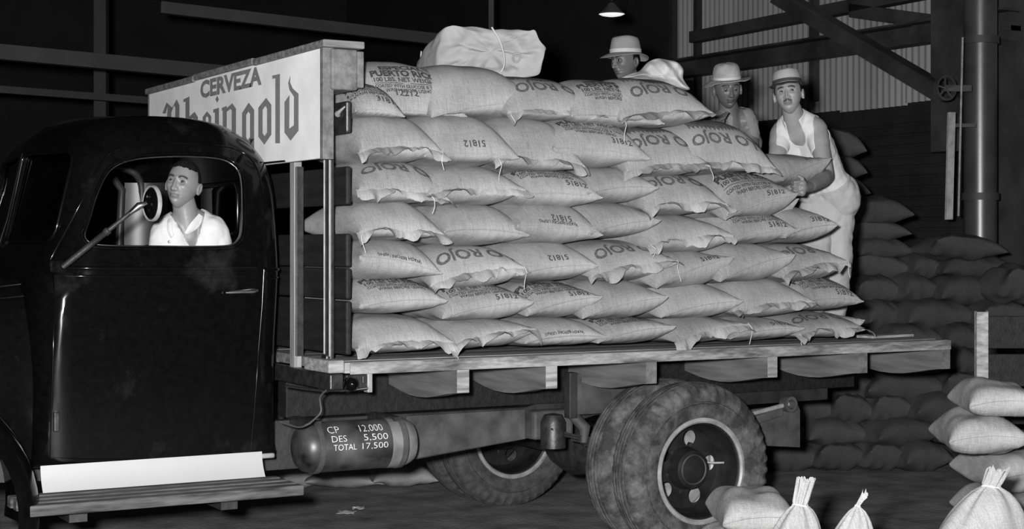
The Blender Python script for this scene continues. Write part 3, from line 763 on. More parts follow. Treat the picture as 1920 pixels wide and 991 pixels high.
sg = part('sign_board', MB().box((XS, .045, 2.068), (XS+.025, 2.64, 2.585), .003), 'sign_white', TR, label='white sign board lettered CERVEZA')
part('sign_end_trim', MB().box((XS-.006, .008, 2.062), (XS+.05, .045, 2.592), .004), 'wood_cross', TR)
part('sign_end_trim', MB().box((XS-.006, 2.64, 2.062), (XS+.05, 2.675, 2.592), .004), 'wood_post', TR)
part('top_rail', MB().box((XS+.03, -.01, 2.385), (XS+.165, 2.67, 2.575), .012), 'wood_cross', TR)
part('rail_block', MB().box((XS+.165, .0, 2.40), (XS+.20, 2.66, 2.57), .006), 'wood_cross', TR)
for i in range(3):
    y0 = -.03+i*.92
    part('cap_board', MB().box((XS-.02, y0, 2.578+.006*(i % 2)), (XS+.19, y0+.90+(.015 if i < 2 else -.02), 2.612+.006*(i % 2)), .006), 'wood', TR)
# lettering on the sign: flat paint 1 mm proud of the board
def on_sign(cx, cy):
    p = onX(260+cx/3.67, 60+cy/3.67, XS-.0012); return p
def letter(polys):
    mb = MB()
    for P in polys: mb.add([on_sign(*p) for p in P], [tuple(range(len(P)))])
    me = mb.mesh(); bm = bmesh.new(); bm.from_mesh(me); bmesh.ops.triangulate(bm, faces=bm.faces[:]); bm.to_mesh(me); bm.free()
    part('sign_lettering', me, 'sign_letter', sg)
def rings(o_, i_):
    n_ = len(o_); return [[o_[k], o_[(k+1) % n_], i_[(k+1) % n_], i_[k]] for k in range(n_)]
letter([[(918, 300), (972, 288), (972, 765), (940, 765), (940, 318), (920, 322)]])
letter([[(1003, 482), (1038, 432), (1036, 665), (1045, 748), (1003, 690)], [(1045, 748), (1036, 665), (1068, 640), (1100, 678)], [(1100, 678), (1068, 640), (1068, 445), (1100, 425)],
        [(1068, 445), (1038, 400), (1028, 350), (1045, 297), (1042, 345), (1060, 388), (1100, 425)]])
letter(rings([(823, 520), (877, 452), (913, 500), (913, 705), (865, 775), (823, 720)], [(853, 535), (872, 508), (883, 525), (883, 690), (866, 716), (853, 695)]))
letter(rings([(711, 557), (757, 485), (795, 535), (795, 735), (752, 800), (711, 750)], [(740, 570), (754, 548), (766, 562), (766, 722), (752, 742), (740, 725)])+[[(766, 735), (795, 735), (795, 830), (740, 860), (720, 840), (766, 815)]])
letter([[(572, 522), (606, 508), (606, 800), (578, 806), (578, 540), (572, 541)], [(606, 522), (645, 490), (670, 528), (670, 785), (640, 792), (640, 540), (632, 528), (606, 548)]])
letter([[(513, 532), (553, 520), (553, 812), (524, 818), (524, 553), (513, 556)]]); letter([[(540, 437), (552, 462), (540, 487), (528, 462)]])
letter(rings([(440, 585), (470, 545), (500, 580), (498, 660), (470, 690), (440, 830)], [(462, 592), (471, 578), (480, 592), (480, 640), (470, 655), (462, 800)]))
letter([[(308, 463), (350, 443), (350, 850), (322, 856), (322, 478), (308, 483)], [(350, 580), (385, 548), (408, 585), (400, 845), (378, 850), (380, 605), (371, 592), (350, 610)]])
letter([[(163, 560), (192, 484), (232, 520), (200, 512), (186, 560)], [(200, 512), (230, 520), (262, 462), (281, 505), (280, 600), (250, 640), (252, 520), (244, 505), (225, 552), (220, 880), (192, 885), (196, 560)], [(250, 640), (280, 600), (296, 860), (268, 866)]])
vs, fs, wd = text2d('CERVEZA', .045)
a0, a1 = on_sign(424, 452), on_sign(846, 354); h0 = on_sign(832, 238).z-on_sign(832, 356).z
mb = MB(); mb.add([Vector((XS-.0012, a0.y+(a1.y-a0.y)*v[0]/wd, a0.z+(a1.z-a0.z)*v[0]/wd+v[1]*h0)) for v in vs], fs)
part('sign_lettering', mb, 'sign_letter', sg)
# ================================================================== rice sacks
class Sack:
    """a stuffed sack lying across the truck; u runs along its width, v along its length (-1 = the end that shows)"""
    def __init__(s, cx, y0, a, L, zL, zR, ztop, zbot, seed, arch=.035, rot=0.0, nz=.007, full=(3.4, .52, 3.6, .48)):
        s.__dict__.update(cx=cx, y0=y0, a=a, L=L, zL=zL, zR=zR, zt=ztop, zb=zbot, seed=seed, arch=arch, rot=rot, nz=nz, full=full)
        s.cr, s.sr = math.cos(rot), math.sin(rot)
        s.zm = zbot+(ztop-zbot)*.47
        # arc length of the middle line of the upper side, from the seam inwards
        s.arc = [0]; s.vv = [-1+.9*(i/60)**1.6 for i in range(61)]; p = s.raw(0, -1, 1)
        for v in s.vv[1:]:
            q = s.raw(0, v, 1); s.arc.append(s.arc[-1]+(q-p).length); p = q
    def raw(s, u, v, sd):
        au, av = min(1, abs(u)), min(1, abs(v))
        hw = s.a*(1-.09*(1-av**3))
        x = hw*u; y = s.L/2*v*(1-.055*(1-au**4))
        pu = (1-au**s.full[0])**s.full[1]; pv = (1-av**s.full[2])**s.full[3]
        front = 1-sm(-1.0, -.35, v)
        zs = s.zL+(s.zR-s.zL)*(u+1)/2+s.arch*(1-u*u)
        zc = s.zm-.02*au**3
        z0 = zc+(zs-zc)*front
        pr = pu*pv
        z = z0+(s.zt-z0)*pr if sd > 0 else z0-(z0-min(s.zb, z0-.012))*pr**.7
        # stuffed lumps and puckers at the closed end
        k = Vector((u*s.a*7+s.seed, v*s.L*3.5, s.seed*1.7+sd))
        nn = noise.noise(k)*s.nz*pr**.5
        z += nn*1.3; y -= noise.noise(k*1.3+Vector((5, 1, 2)))*s.nz*(1-av**6)
        puck = math.exp(-(v+1)/.13)*(pr**.3)
        z += (.0035*puck*math.sin(u*23+s.seed*3+3*noise.noise(Vector((u*3, s.seed, 0))))+.0022*puck*math.sin(u*47+s.seed*5))*sd
        xw, yw = x*s.cr-(y)*s.sr, x*s.sr+y*s.cr
        return Vector((s.cx+xw, s.y0+s.L/2+yw, z))
    def P(s, u, v, sd=1, off=0.0):
        p = s.raw(u, v, sd)
        if off:
            e = .01; n = (s.raw(min(.999, u+e), v, sd)-s.raw(max(-.999, u-e), v, sd)).cross(s.raw(u, min(.999, v+e), sd)-s.raw(u, max(-.999, v-e), sd))
            if n.length > 0:
                n.normalize(); p = p+n*(off*sd)
        return p
    def v_at(s, t):
        if t <= 0: return -1
        for i in range(1, len(s.arc)):
            if s.arc[i] >= t:
                f = (t-s.arc[i-1])/max(1e-9, s.arc[i]-s.arc[i-1]); return s.vv[i-1]+(s.vv[i]-s.vv[i-1])*f
        return s.vv[-1]
    def mesh(s, nu=40, nv=36):
        mb = MB()
        def cl(i, n): # denser at the rims
            t = -1+2*i/(n-1); return math.copysign(1-(1-abs(t))**1.7, t)
        U = [cl(i, nu) for i in range(nu)]; V = [cl(j, nv) for j in range(nv)]
        top = {}; 
        for j in range(nv):
            for i in range(nu):
                top[i, j] = len(mb.v); mb.v.append(tuple(s.raw(U[i], V[j], 1)))
        bot = {}
        for j in range(nv):
            for i in range(nu):
                if i in (0, nu-1) or j in (0, nv-1): bot[i, j] = top[i, j]
                else: bot[i, j] = len(mb.v); mb.v.append(tuple(s.raw(U[i], V[j], -1)))
        for j in range(nv-1):
            for i in range(nu-1):
                mb.f.append((top[i, j], top[i+1, j], top[i+1, j+1], top[i, j+1]))
                mb.f.append((bot[i, j], bot[i, j+1], bot[i+1, j+1], bot[i+1, j]))
        me = mb.mesh('sack', fix=False); 
        for p in me.polygons: p.use_smooth = True
        return me
    def seam(s):
        return MB().tube([s.P(u, -1)+Vector((0, -.002, 0)) for u in [-.985+1.97*i/24 for i in range(25)]], .0038, 5)
    def ruffle(s, w0=.058, seed=0):
        mb = MB(); n = 72; m_ = 6
        def f(i, j):
            u = -1.04+2.08*i/(n-1); uc = max(-.998, min(.998, u)); b = s.P(uc, -.995)+Vector(((u-uc)*s.a, 0, 0)); t = j/(m_-1)
            k = Vector((u*2.2+seed, seed*.7, 0))
            w_ = w0*(.80+.95*noise.noise(k*.9)+.35*noise.noise(k*2.6)); w_ = max(.012, w_)
            ang = -.65+1.0*noise.noise(k*.8+Vector((9, 0, 0)))+.30*noise.noise(k*2.0)      # hangs down or stands out
            curl = -.25+1.1*noise.noise(k*1.2+Vector((0, 4, 0)))
            d = Vector((.25*noise.noise(k*2), -math.cos(ang+curl*t), math.sin(ang+curl*t)))
            wav = (.014*noise.noise(k*3.2)+.004*noise.noise(k*8))*t
            return b+d*(w_*t)+Vector((0, -.006*t, wav))+Vector((0, .012*(1-t), 0))
        mb.grid(f, n, m_); base = len(mb.v)
        # give it cloth thickness
        V = [Vector(v) for v in mb.v]; F = list(mb.f)
        mb.v += [tuple(v+Vector((0, .0015, -.002))) for v in V]; mb.f += [tuple(q+base for q in f_[::-1]) for f_ in F]
        return mb
    def string(s, u, ln, seed=0):
        p = s.P(max(-.99, min(.99, u)), -1)+Vector((0, -.012, -.004)); pts_ = [p+Vector((0, .012, .01)), p]
        for k in range(1, 6):
            t = k/5; pts_.append(p+Vector((.012*math.sin(seed+3*t), -.008-.006*math.sin(2*t), -ln*t)))
        return MB().tube(smooth_poly(pts_, 2, False), .0020, 5)
    def place(s, vs, fs, sx, sy, s0, t0, flip=False, off=.0022, bend=0.0):
        """flat lettering (in metres) laid on the upper side; s across, t from the seam inwards"""
        mb = MB(); keep = {}
        for i, v in enumerate(vs):
            x, y = v[0]*sx+s0, v[1]*sy+t0
            if flip: x, y = -v[0]*sx+s0, -v[1]*sy+t0
            y += bend*(x*x)
            u = x/(s.a*.95)
            if abs(u) > .95 or y < .004 or y > s.arc[-1]: continue
            keep[i] = len(mb.v); mb.v.append(tuple(s.P(u, s.v_at(y), 1, off)))
        for f in fs:
            if all(i in keep for i in f): mb.f.append(tuple(keep[i] for i in f))
        return mb if mb.f else None

STRIP = {}
def strips(txt, h, bold):
    k = (txt, round(h, 4), bold)
    if k not in STRIP:
        vs, fs, wd = text2d(txt, bold); a, b = cut_strips(vs, fs, .9 if h > .05 else 0, .35 if h > .03 else .5); STRIP[k] = (a, b, wd)
    return STRIP[k]
def line(sk, root, txt, h, width, s_mid, t0, mt='ink', bold=.03, flip=False, bend=0.0):
    vs, fs, wd = strips(txt, h, bold); sx = width/wd
    mb = sk.place(vs, fs, sx, h, s_mid+(width/2 if flip else -width/2), t0+(h if flip else 0), flip, bend=bend)
    if mb: part('printed_lettering', mb, mt, root, fix=False)
def rule(sk, root, s0, s1, t, h=.004, bend=0.0, mt='ink'):
    n_ = 14; vs = [(s0+(s1-s0)*(i/n_), (0 if j == 0 else h)) for j in (0, 1) for i in range(n_+1)]
    fs = [(i, i+1, n_+2+i, n_+1+i) for i in range(n_)]
    mb = sk.place(vs, fs, 1, 1, 0, t, bend=bend)
    if mb: part('printed_rule', mb, mt, root, fix=False)
def prints(sk, root, code, rnd, low=False):
    a = sk.a; off = rnd.uniform(-.02, .02)
    for c in code:
        if c == 'N': line(sk, root, '51812', .034, .115, .45*a, .024 if low else (.028 if 'F' in code else .05), bold=.02)
        if c == 'M': line(sk, root, '31812', .034, .115, .45*a, .03 if low else .05, bold=.02)
        if c == 'K': line(sk, root, '12212', .034, .115, .0, .075, bold=.02)
        if c == 'n': line(sk, root, '51812', .034, .115, .1*a, .030, bold=.02, flip=True)
        if c == 'c':                                  # upside down care lines low on the end
            line(sk, root, 'WASH BEFORE USING', .016, .22, 0, .012, flip=True)
        if c == 'C':
            q = .068 if low else .095
            line(sk, root, 'WASH BEFORE USING', .019, .24, off, q); line(sk, root, 'COATED WITH GLUCOSE & TALC', .019, .34, off, q+.025)
            line(sk, root, '100 LBS. NET WEIGHT', .028, .34, off, q+.062); line(sk, root, 'PUERTO RICO', .045, .36, off, q+.10, bold=.05)
            rule(sk, root, -.17+off, -.02+off, q+.050); rule(sk, root, .02+off, .17+off, q+.050)
            if not low: line(sk, root, 'ESPECIAL', .034, .24, off, q+.155, bold=.05)
        if c == 'F':
            line(sk, root, 'WASH BEFORE USING', .022, .24, -.01, .080); line(sk, root, 'COATED WITH GLUCOSE & TALC', .022, .37, 0, .110)
            rule(sk, root, -.19, -.025, .147); rule(sk, root, .025, .19, .147); line(sk, root, 'O', .014, .04, 0, .143)
            line(sk, root, '100 LBS. NET WEIGHT', .030, .37, 0, .165); line(sk, root, 'PUERTO RICO', .048, .39, 0, .208, bold=.06)
            line(sk, root, 'ESPECIAL', .034, .24, -.04, .268, bold=.05); line(sk, root, 'POLARROZ', .030, .24, -.04, .312, bold=.05) if False else None
        if c == 'J': line(sk, root, 'GALLO ROJO', .072, .60, .11+off*.5, .090 if low else .125, 'ink_red', .03, True, bend=-.35)
        if c == 'B':
            vs = []; nz_ = 26
            for i in range(nz_+1):
                s_ = -.17+.34*i/nz_; vs.append((s_, .212+(.030 if i % 2 else 0)+.03*abs(s_)/.17))
                vs.append((s_, .31)); vs.append((s_, .45))
            fs = []
            for i in range(nz_):
                b = i*3; fs += [(b, b+3, b+4, b+1), (b+1, b+4, b+5, b+2)]
            vs, fs = cut_strips(vs, fs, 0, .04)
            mb = sk.place(vs, fs, 1, 1, 0, 0)
            if mb: part('printed_sunburst', mb, 'ink_red', root, fix=False)
ORD = ['first', 'second', 'third', 'fourth', 'fifth', 'sixth', 'seventh']
ROW = ['bottom', 'second-lowest', 'third-lowest', 'middle', 'third-highest', 'second-highest', 'topmost']
def truck_sack(row, k, xL, xR, yT, yB, eL, eR, kind, code, y0=0.0, label=None, L=.78, lab_extra=None, group='rice sacks loaded on the truck', mt='burlap', rot=None, arch=None):
    rnd = random.Random(row*31+k*7+5)
    y0 += rnd.uniform(-.012, .012)
    pL, pR = onY(xL, eL, y0), onY(xR, eR, y0)
    cx = (pL.x+pR.x)/2; a = (pR.x-pL.x)/2
    xm = (xL+xR)/2
    zt = onY(xm, yT, y0+.22).z; zb = onY(xm, yB, y0+.02).z
    zt = max(zt, zb+.13)
    if k == 0 and pL.x < .2:
        x0 = max(pL.x, .045); a = (pR.x-x0)/2; cx = (pR.x+x0)/2; rot = 0.0
    sk = Sack(cx, y0, a, L, pL.z, pR.z, zt, zb, rnd.uniform(0, 50), arch=(.018 if kind == 'r' else .020) if arch is None else arch, full=(3.2, .54, 2.5, .55) if row < 4 else (3.2, .55, 2.4, .55), rot=rnd.uniform(-.05, .05) if rot is None else rot)
    look = {'r': 'rice sack with a loose ruffled hem', 's': 'plainly sewn rice sack'}[kind]
    if 'J' in code: look = 'ruffled rice sack with upside-down ROJO print'
    elif 'F' in code: look = 'rice sack printed PUERTO RICO'
    elif 'K' in code: look = 'rice sack stencilled 12212'
    elif 'M' in code: look = 'rice sack stencilled 31812'
    elif 'N' in code or 'n' in code: look = 'rice sack stencilled 51812'
    elif 'C' in code: look = 'rice sack with printed washing advice'
    lab = label or f'{look}, {ORD[k]} from cab in {ROW[row]} row on truck'
    org = Vector((cx, y0+L/2, zb))
    o = part('rice_sack', sk.mesh(), mt, None, origin=org, fix=False)
    tag(o, lab, 'sack', group)
    if kind == 'r':
        part('ruffled_hem', sk.ruffle(seed=rnd.uniform(0, 40)), 'burlap_seam', o, 60)
        if rnd.random() < .75: part('tie_string', sk.string(-.93 if rnd.random() < .5 else .95, rnd.uniform(.05, .11), rnd.uniform(0, 6)), 'twine', o, 60)
    else:
        part('sewn_seam', sk.seam(), 'burlap_seam', o, 60)
    prints(sk, o, code, rnd, row < 4)
    return o
ROWS = [
 [(664,852,588,666,655,642,'r',''),(843,1006,590,656,650,617,'r',''),(985,1140,590,653,643,632,'s','c'),(1125,1270,588,648,643,612,'s','C'),(1265,1405,587,645,642,607,'r',''),(1376,1512,590,641,635,615,'s','N'),(1497,1626,582,637,629,617,'r','J')],
 [(662,840,516,592,577,564,'s','C'),(836,1004,525,606,597,566,'s','CN'),(985,1130,525,600,592,556,'s','CN'),(1100,1257,520,602,597,556,'s',''),(1240,1395,522,602,595,564,'s',''),(1384,1533,517,598,585,567,'r',''),(1500,1618,513,585,567,565,'s','CN')],
 [(662,830,445,528,480,513,'s','c'),(815,990,455,545,537,500,'r','J'),(968,1122,447,531,516,498,'s','n'),(1102,1272,450,528,520,490,'r','J'),(1222,1375,463,545,540,482,'s','N'),(1355,1494,450,533,528,477,'s',''),(1468,1592,455,530,520,490,'r','J')],
 [(663,834,373,452,436,440,'r',''),(828,992,377,462,434,441,'s',''),(968,1131,372,461,422,441,'s','nc'),(1100,1238,375,448,440,413,'s',''),(1217,1378,400,478,462,442,'r',''),(1362,1499,388,460,455,431,'s','CN'),(1475,1573,385,457,446,421,'s','M')],
 [(664,845,298,384,355,376,'r','J'),(802,988,305,387,366,356,'r',''),(976,1135,310,394,367,371,'s','CN'),(1105,1238,310,383,364,352,'s',''),(1217,1368,322,405,392,384,'r','J'),(1352,1495,318,415,412,363,'s','FN')],
 [(664,833,212,306,285,286,'r',''),(797,975,212,313,292,296,'s','n'),(938,1103,218,325,300,314,'r',''),(1042,1222,220,316,278,298,'s','CM'),(1180,1335,237,333,322,312,'r','JB'),(1284,1458,225,326,314,316,'r','JB')],
 [(664,760,155,223,208,219,'s','CM'),(668,880,116,224,210,219,'s','CK'),(808,1010,122,224,220,190,'s',''),(948,1128,145,228,212,216,'r','JB'),(1080,1250,150,242,216,233,'s','CM'),(1163,1340,147,236,226,212,'r','JB')]]
for r, row in enumerate(ROWS):
    for k, q in enumerate(row):
        y0 = {0: 0.02, 6: .05}.get(r, 0.015)
        if r == 6: y0 = [.05, .20, .14, .10, .06, .04][k]
        truck_sack(r, k, *q, y0=y0)
# the sack being set down by the man in the white undershirt
truck_sack(4, 6, 1452, 1556, 288, 352, 338, 296, 's', 'M', y0=.20, L=.62, rot=.12, label='rice sack gripped by the man in the white undershirt', arch=.01)
truck_sack(4, 5, 1412, 1498, 352, 421, 412, 372, 's', '', y0=.16, L=.6, rot=.0, label='plain sack corner showing below the gripping hand', arch=-.01)
# light sacks lying at the end of the bed behind the load
truck_sack(0, 6, 1560, 1622, 585, 634, 622, 600, 's', '', y0=.45, L=.6, label='pale half-hidden sack behind the last bottom-row sack at the tail', mt='cotton_white')
part('loose_board', MB().obox(onZ(1660, 633, BZ)+Vector((0, 0, .012)), Vector((.18, .02, 0)), Vector((-.01, .06, 0)), Vector((0, 0, .008)), .003), 'wood_pale', TR)

# ------------------------------------------------------------------ canvas bundle on top of the load
def canvas_bundle():
    s0 = 8.75
    c = atd(895, 105, s0); O = c-UP*.2
    # cross section outline as seen (right, up) in metres around c; front face then a long body running back to the left
    px_ = [(838, 52), (850, 45), (875, 49), (915, 54), (960, 56), (992, 57), (1004, 56), (1014, 75), (1022, 92), (1020, 112), (1010, 128), (992, 144), (950, 152), (900, 152), (850, 150), (828, 140), (824, 118), (826, 90), (832, 68)]
    fr = [atd(x, y, s0) for x, y in px_]; fr = smooth_poly(fr, 4)
    cc = sum(fr, Vector())/len(fr); m_ = len(fr)
    bk = (-RT*.27+FW*.50-UP*.17)
    spec = [(0, q/9) for q in range(10)]+[(.02, 1.02), (.05, 1.0)]+[(.05+.95*q/9, 1-.30*(q/9)**2.2) for q in range(1, 10)]+[(1.0, .4), (1.0, 0)]
    rings_ = []
    def crease(k): return 1-abs(noise.noise(k))*2.2
    for f, sc in spec:
        ring = []
        for i, p in enumerate(fr):
            q = cc+(p-cc)*sc+bk*f
            h = (p-cc).dot(UP)*sc; l = (p-cc).dot(RT)*sc
            big = noise.noise(q*7)*.020; cr_ = crease(q*8+Vector((3, 1, 7)))*.030+crease(q*19)*.012
            if f == 0:                                    # the folded end: flattened layers, sunk middle, deep creases
                lay = .030*(((h*11+.5*noise.noise(Vector((l*6, h*3, 2)))+.25*math.sin(l*7)) % 1.0)-.5)
                q += FW*(.030*(1-sc**3)-lay*(1-sc**6)-cr_*1.3*(1-sc**8)+big*(1-sc**4))
            else:
                q += (p-cc).normalized()*(big*.8+cr_*.7-.006)
            if sc > .9: q += UP*noise.noise(q*11)*.010
            ring.append(q)
        rings_.append(ring)
    b = thing('canvas_bundle', 'folded pale canvas tarpaulin tied with cord on top of the load', 'tarpaulin', O)
    me = MB().grid(lambda i, j: rings_[j][i], m_, len(rings_), close_u=True).mesh('c', weld=True)
    ob = part('canvas', me, 'canvas', b, 70)
    sb = ob.modifiers.new('s', 'SUBSURF'); sb.levels = 1; sb.render_levels = 1
    P = [(922, 51), (935, 72), (943, 95), (946, 118), (938, 138), (930, 150)]
    part('cord', MB().tube(smooth_poly([atd(x, y, s0-.025) for x, y in P]+[atd(915, 153, s0+.1)], 3, False), .0045, 6), 'twine', b, 60)
    P = [(790, 96), (789, 108), (792, 124)]
    part('cord', MB().tube(smooth_poly([atd(x, y, s0+.30) for x, y in P], 3, False), .004, 6), 'twine', b, 60)
    part('knot', MB().lathe([(0, .018), (.014, .012), (.02, 0), (.014, -.012), (0, -.018)], atd(936, 140, s0-.03), UP, 12), 'twine', b, 60)
    c2 = atd(969, 109, s0-.012)
    part('rolled_corner', MB().tube([c2+RT*(.028*math.cos(t)*(1-t/14))+UP*(.030*math.sin(t)*(1-t/14)) for t in [i*.5 for i in range(18)]], .006, 6), 'canvas', b, 60)
canvas_bundle()
# white cloth thrown over the load beside the first man
def white_cloth():
    px_ = [(1163, 144), (1180, 138), (1200, 128), (1213, 115), (1228, 109), (1245, 108), (1262, 111), (1276, 118), (1284, 130), (1283, 144), (1290, 156), (1296, 167), (1270, 166), (1240, 160), (1210, 153), (1185, 147)]
    s0 = 9.45; P = smooth_poly([atd(x, y, s0) for x, y in px_], 3); cc = atd(1240, 142, s0); m_ = len(P); R_ = []
    for sc, dp in ((0, -.10), (.15, -.1), (.3, -.095), (.45, -.085), (.6, -.07), (.75, -.05), (.88, -.025), (1.0, .02), (.97, .12), (.7, .22), (0, .25)):
        ring = []
        for p in P:
            q = cc+(p-cc)*sc+FW*dp; k = q*9
            q += FW*(noise.noise(k)*.035+.030*(1-2.2*abs(noise.noise(k*1.1+Vector((1, 5, 2)))))+.014*math.sin((q-cc).dot(RT)*70+(q-cc).dot(UP)*60))*(1 if sc < .9 else .3)+UP*noise.noise(k*1.3+Vector((3, 3, 3)))*.016
            ring.append(q)
        R_.append(ring)
    o = part('white_cloth', MB().grid(lambda i, j: R_[j][i], m_, len(R_), close_u=True).mesh('c', weld=True), 'cloth_white', None, 70, origin=cc-UP*.1)
    sb = o.modifiers.new('s', 'SUBSURF'); sb.levels = 2; sb.render_levels = 2
    tag(o, 'crumpled white cloth lying on the top sacks between the two hatted men', 'cloth')
white_cloth()

# ------------------------------------------------------------------ dark sacks stacked on the shed floor behind the truck
proto = [Sack(0, -.24, .42, .48, .055+.03*q, .06, .19, 0.0, 3.3*q+1, arch=.05, nz=.016, full=(2.4, .6, 2.6, .6)).mesh(24, 18) for q in range(4)]
for me in proto:
    for v in me.vertices: v.co.y += 0
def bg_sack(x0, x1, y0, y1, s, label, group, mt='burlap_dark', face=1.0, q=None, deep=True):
    rnd = random.Random(int(x0*7+y0*3))
    pc = atd((x0+x1)/2, y1, s); w_ = (x1-x0)/FPX*s; h_ = (y1-y0)/FPX*s
    o = bpy.data.objects.new('burlap_sack', proto[rnd.randrange(4)].copy() if False else proto[rnd.randrange(4) if q is None else q])
    key = mt
    me = PM.get((o.data.name, mt))
    if me is None:
        me = o.data.copy(); me.materials.clear(); me.materials.append(M[mt]); PM[(o.data.name, mt)] = me
    o.data = me; COL.objects.link(o)
    yaw = math.atan2(RT.y, RT.x)+.35*face+rnd.uniform(-.12, .12)
    o.rotation_euler = (0, rnd.uniform(-.06, .06), yaw)
    o.scale = (w_/.80*1.04, 1.0+rnd.uniform(0, .1), h_/.19*1.13)
    o.location = pc+FW*.2
    tag(o, label, 'sack', group); ORG[o] = o.location.copy(); return o
PM = {}
SG = 'dark sacks stacked behind the truck'
stack = [
 # level name, list of (x0, x1), y0, y1, depth
 ('on the floor', [(1415, 1530), (1515, 1617), (1600, 1690), (1675, 1775)], 833, 888, 12.0),
 ('one above the floor', [(1430, 1505), (1492, 1622), (1612, 1768), (1755, 1850)], 788, 840, 12.05),
 ('two above the floor', [(1470, 1552), (1545, 1627), (1620, 1702), (1690, 1832)], 742, 800, 12.1),
 ('level with the tyre top', [(1560, 1628), (1612, 1772), (1758, 1850)], 700, 757, 12.15),
 ('just below the bed end', [(1640, 1765), (1757, 1840)], 655, 708, 12.2),
 ('level with the bed end', [(1640, 1765), (1758, 1850)], 612, 662, 12.3),
 ('just above the bed end', [(1600, 1685), (1668, 1832), (1822, 1930)], 566, 620, 12.4),
 ('second above the bed end', [(1592, 1682), (1665, 1752), (1742, 1880)], 519, 572, 12.5),
 ('third above the bed end', [(1585, 1702), (1690, 1760), (1742, 1900)], 480, 526, 12.6)]
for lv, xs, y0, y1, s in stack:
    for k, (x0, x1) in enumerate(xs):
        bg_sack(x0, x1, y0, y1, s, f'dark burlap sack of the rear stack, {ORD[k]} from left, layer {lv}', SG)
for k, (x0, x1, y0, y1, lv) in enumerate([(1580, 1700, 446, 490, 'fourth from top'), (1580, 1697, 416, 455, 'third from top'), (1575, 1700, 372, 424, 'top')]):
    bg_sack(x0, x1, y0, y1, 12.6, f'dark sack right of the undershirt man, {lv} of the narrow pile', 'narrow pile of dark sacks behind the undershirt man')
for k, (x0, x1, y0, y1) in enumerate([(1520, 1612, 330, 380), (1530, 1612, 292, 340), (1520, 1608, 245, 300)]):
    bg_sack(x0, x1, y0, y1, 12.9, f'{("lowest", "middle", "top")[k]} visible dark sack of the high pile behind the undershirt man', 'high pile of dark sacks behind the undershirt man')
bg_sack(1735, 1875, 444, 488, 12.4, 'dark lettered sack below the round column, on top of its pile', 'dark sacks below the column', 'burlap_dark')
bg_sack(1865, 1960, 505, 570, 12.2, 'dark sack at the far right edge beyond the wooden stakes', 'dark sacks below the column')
# supports for the high piles: hidden layers that carry them
for (x0, x1, zs) in ((1525, 1612, range(0, 12)),):
    for i in zs:
        p = atd((x0+x1)/2, 465, 13.0); yb = PY+(CAM.z-.155*i)/13.0*FPX
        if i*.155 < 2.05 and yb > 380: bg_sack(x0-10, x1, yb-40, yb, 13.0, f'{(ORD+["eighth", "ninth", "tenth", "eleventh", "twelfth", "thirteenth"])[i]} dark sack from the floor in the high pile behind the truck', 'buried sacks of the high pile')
# pale sacks on the floor seen under the truck
for k, (x0, x1, y0, y1) in enumerate([(500, 578, 880, 918), (556, 700, 888, 917), (680, 800, 876, 915)]):
    bg_sack(x0, x1, y0, y1, 11.1, f'pale sack on the floor under the truck, {ORD[k]} from the running board', 'pale sacks on the floor beyond the truck', 'burlap_mid')

# ------------------------------------------------------------------ white cotton sacks standing in the foreground
def standing_sack(px_, ytop, s, w_, label, lean=0.0, mt='cotton_white', printed=None, seed=0, neck=.085, nr=.13):
    """a full upright sack gathered and tied at its neck"""
    top = atd(px_, ytop, s); c = Vector((top.x, top.y, 0))-RT*lean; zt = top.z-neck; z0 = max(.1, zt-.24); R_ = w_/2
    prof = [(.0, 0), (.6, 0), (.92, .02), (1.0, .08), (1.0, z0*.6), (1.0, z0)]
    for q in range(1, 13):
        t = q/12; prof.append((nr+(1-nr)*max(0, 1-t**1.7)**.75, z0+(zt-z0)*t))
    for q in range(1, 7):
        t = q/6; prof.append((nr*(1+.15*math.sin(t*2.2)+.25*t*t), zt+neck*t))
    n_ = 64; m_ = len(prof)
    def f(i, j):
        r, z = prof[j]; a = 2*math.pi*i/n_; ca, sa = math.cos(a), math.sin(a)
        near = math.exp(-abs(z-zt)/.09)
        fold = math.sin(a*8+seed+2.5*noise.noise(Vector((ca*1.4, sa*1.4, seed))))
        rr = r*R_*(1+.05*noise.noise(Vector((ca*1.5+seed, sa*1.5, z*6)))+(.16 if z <= zt else .30)*fold*near)
        top_ = max(0, (z-zt)/neck)
        dz = top_**2*.035*noise.noise(Vector((ca*2.2, sa*2.2, seed+3)))
        ln = lean*(sm(z0, zt, z)*.55+top_*.45)
        return c+RT*(rr*ca+ln)+FW*(rr*.75*sa)+UP*(z+dz)
    t = thing('flour_sack', label, 'sack', c, 'white cotton sacks in the foreground')
    mb = MB().grid(f, n_, m_, close_u=True)
    ob = part('sack_body', mb, mt, t, 70)
    tie = c+RT*lean*.55+UP*zt
    part('neck_string', MB().tube([tie+RT*(nr*R_*1.16*math.cos(q))+FW*(nr*R_*.9*math.sin(q))+UP*.004*math.sin(q*2) for q in [i*math.pi/12 for i in range(25)]], .0035, 6, False), 'twine', t, 60)
    if printed:
        def wrap(x, z): a = -math.pi/2+x/R_; r = R_*1.06; return c+RT*(r*math.cos(a))+FW*(r*.76*math.sin(a))+UP*z
        for q in range(4):
            mb = MB(); zq = z0-.16+.042*q; n2 = 14
            mb.grid(lambda i, j: wrap(-.16+.20*i/n2, zq+(.018 if j else 0)+.03*math.sin(i/n2*2)), n2+1, 2); part('printed_band', mb, 'ink_red', t)
    return t
standing_sack(1512, 897, 6.3, .25, 'white cotton sack with a tall tied neck, before the rear wheel', lean=.055, seed=1, neck=.10, nr=.20)
standing_sack(1622, 926, 6.3, .22, 'white cotton sack with a pointed tied top, alone right of the wheel', lean=.065, seed=4, neck=.045, nr=.07)
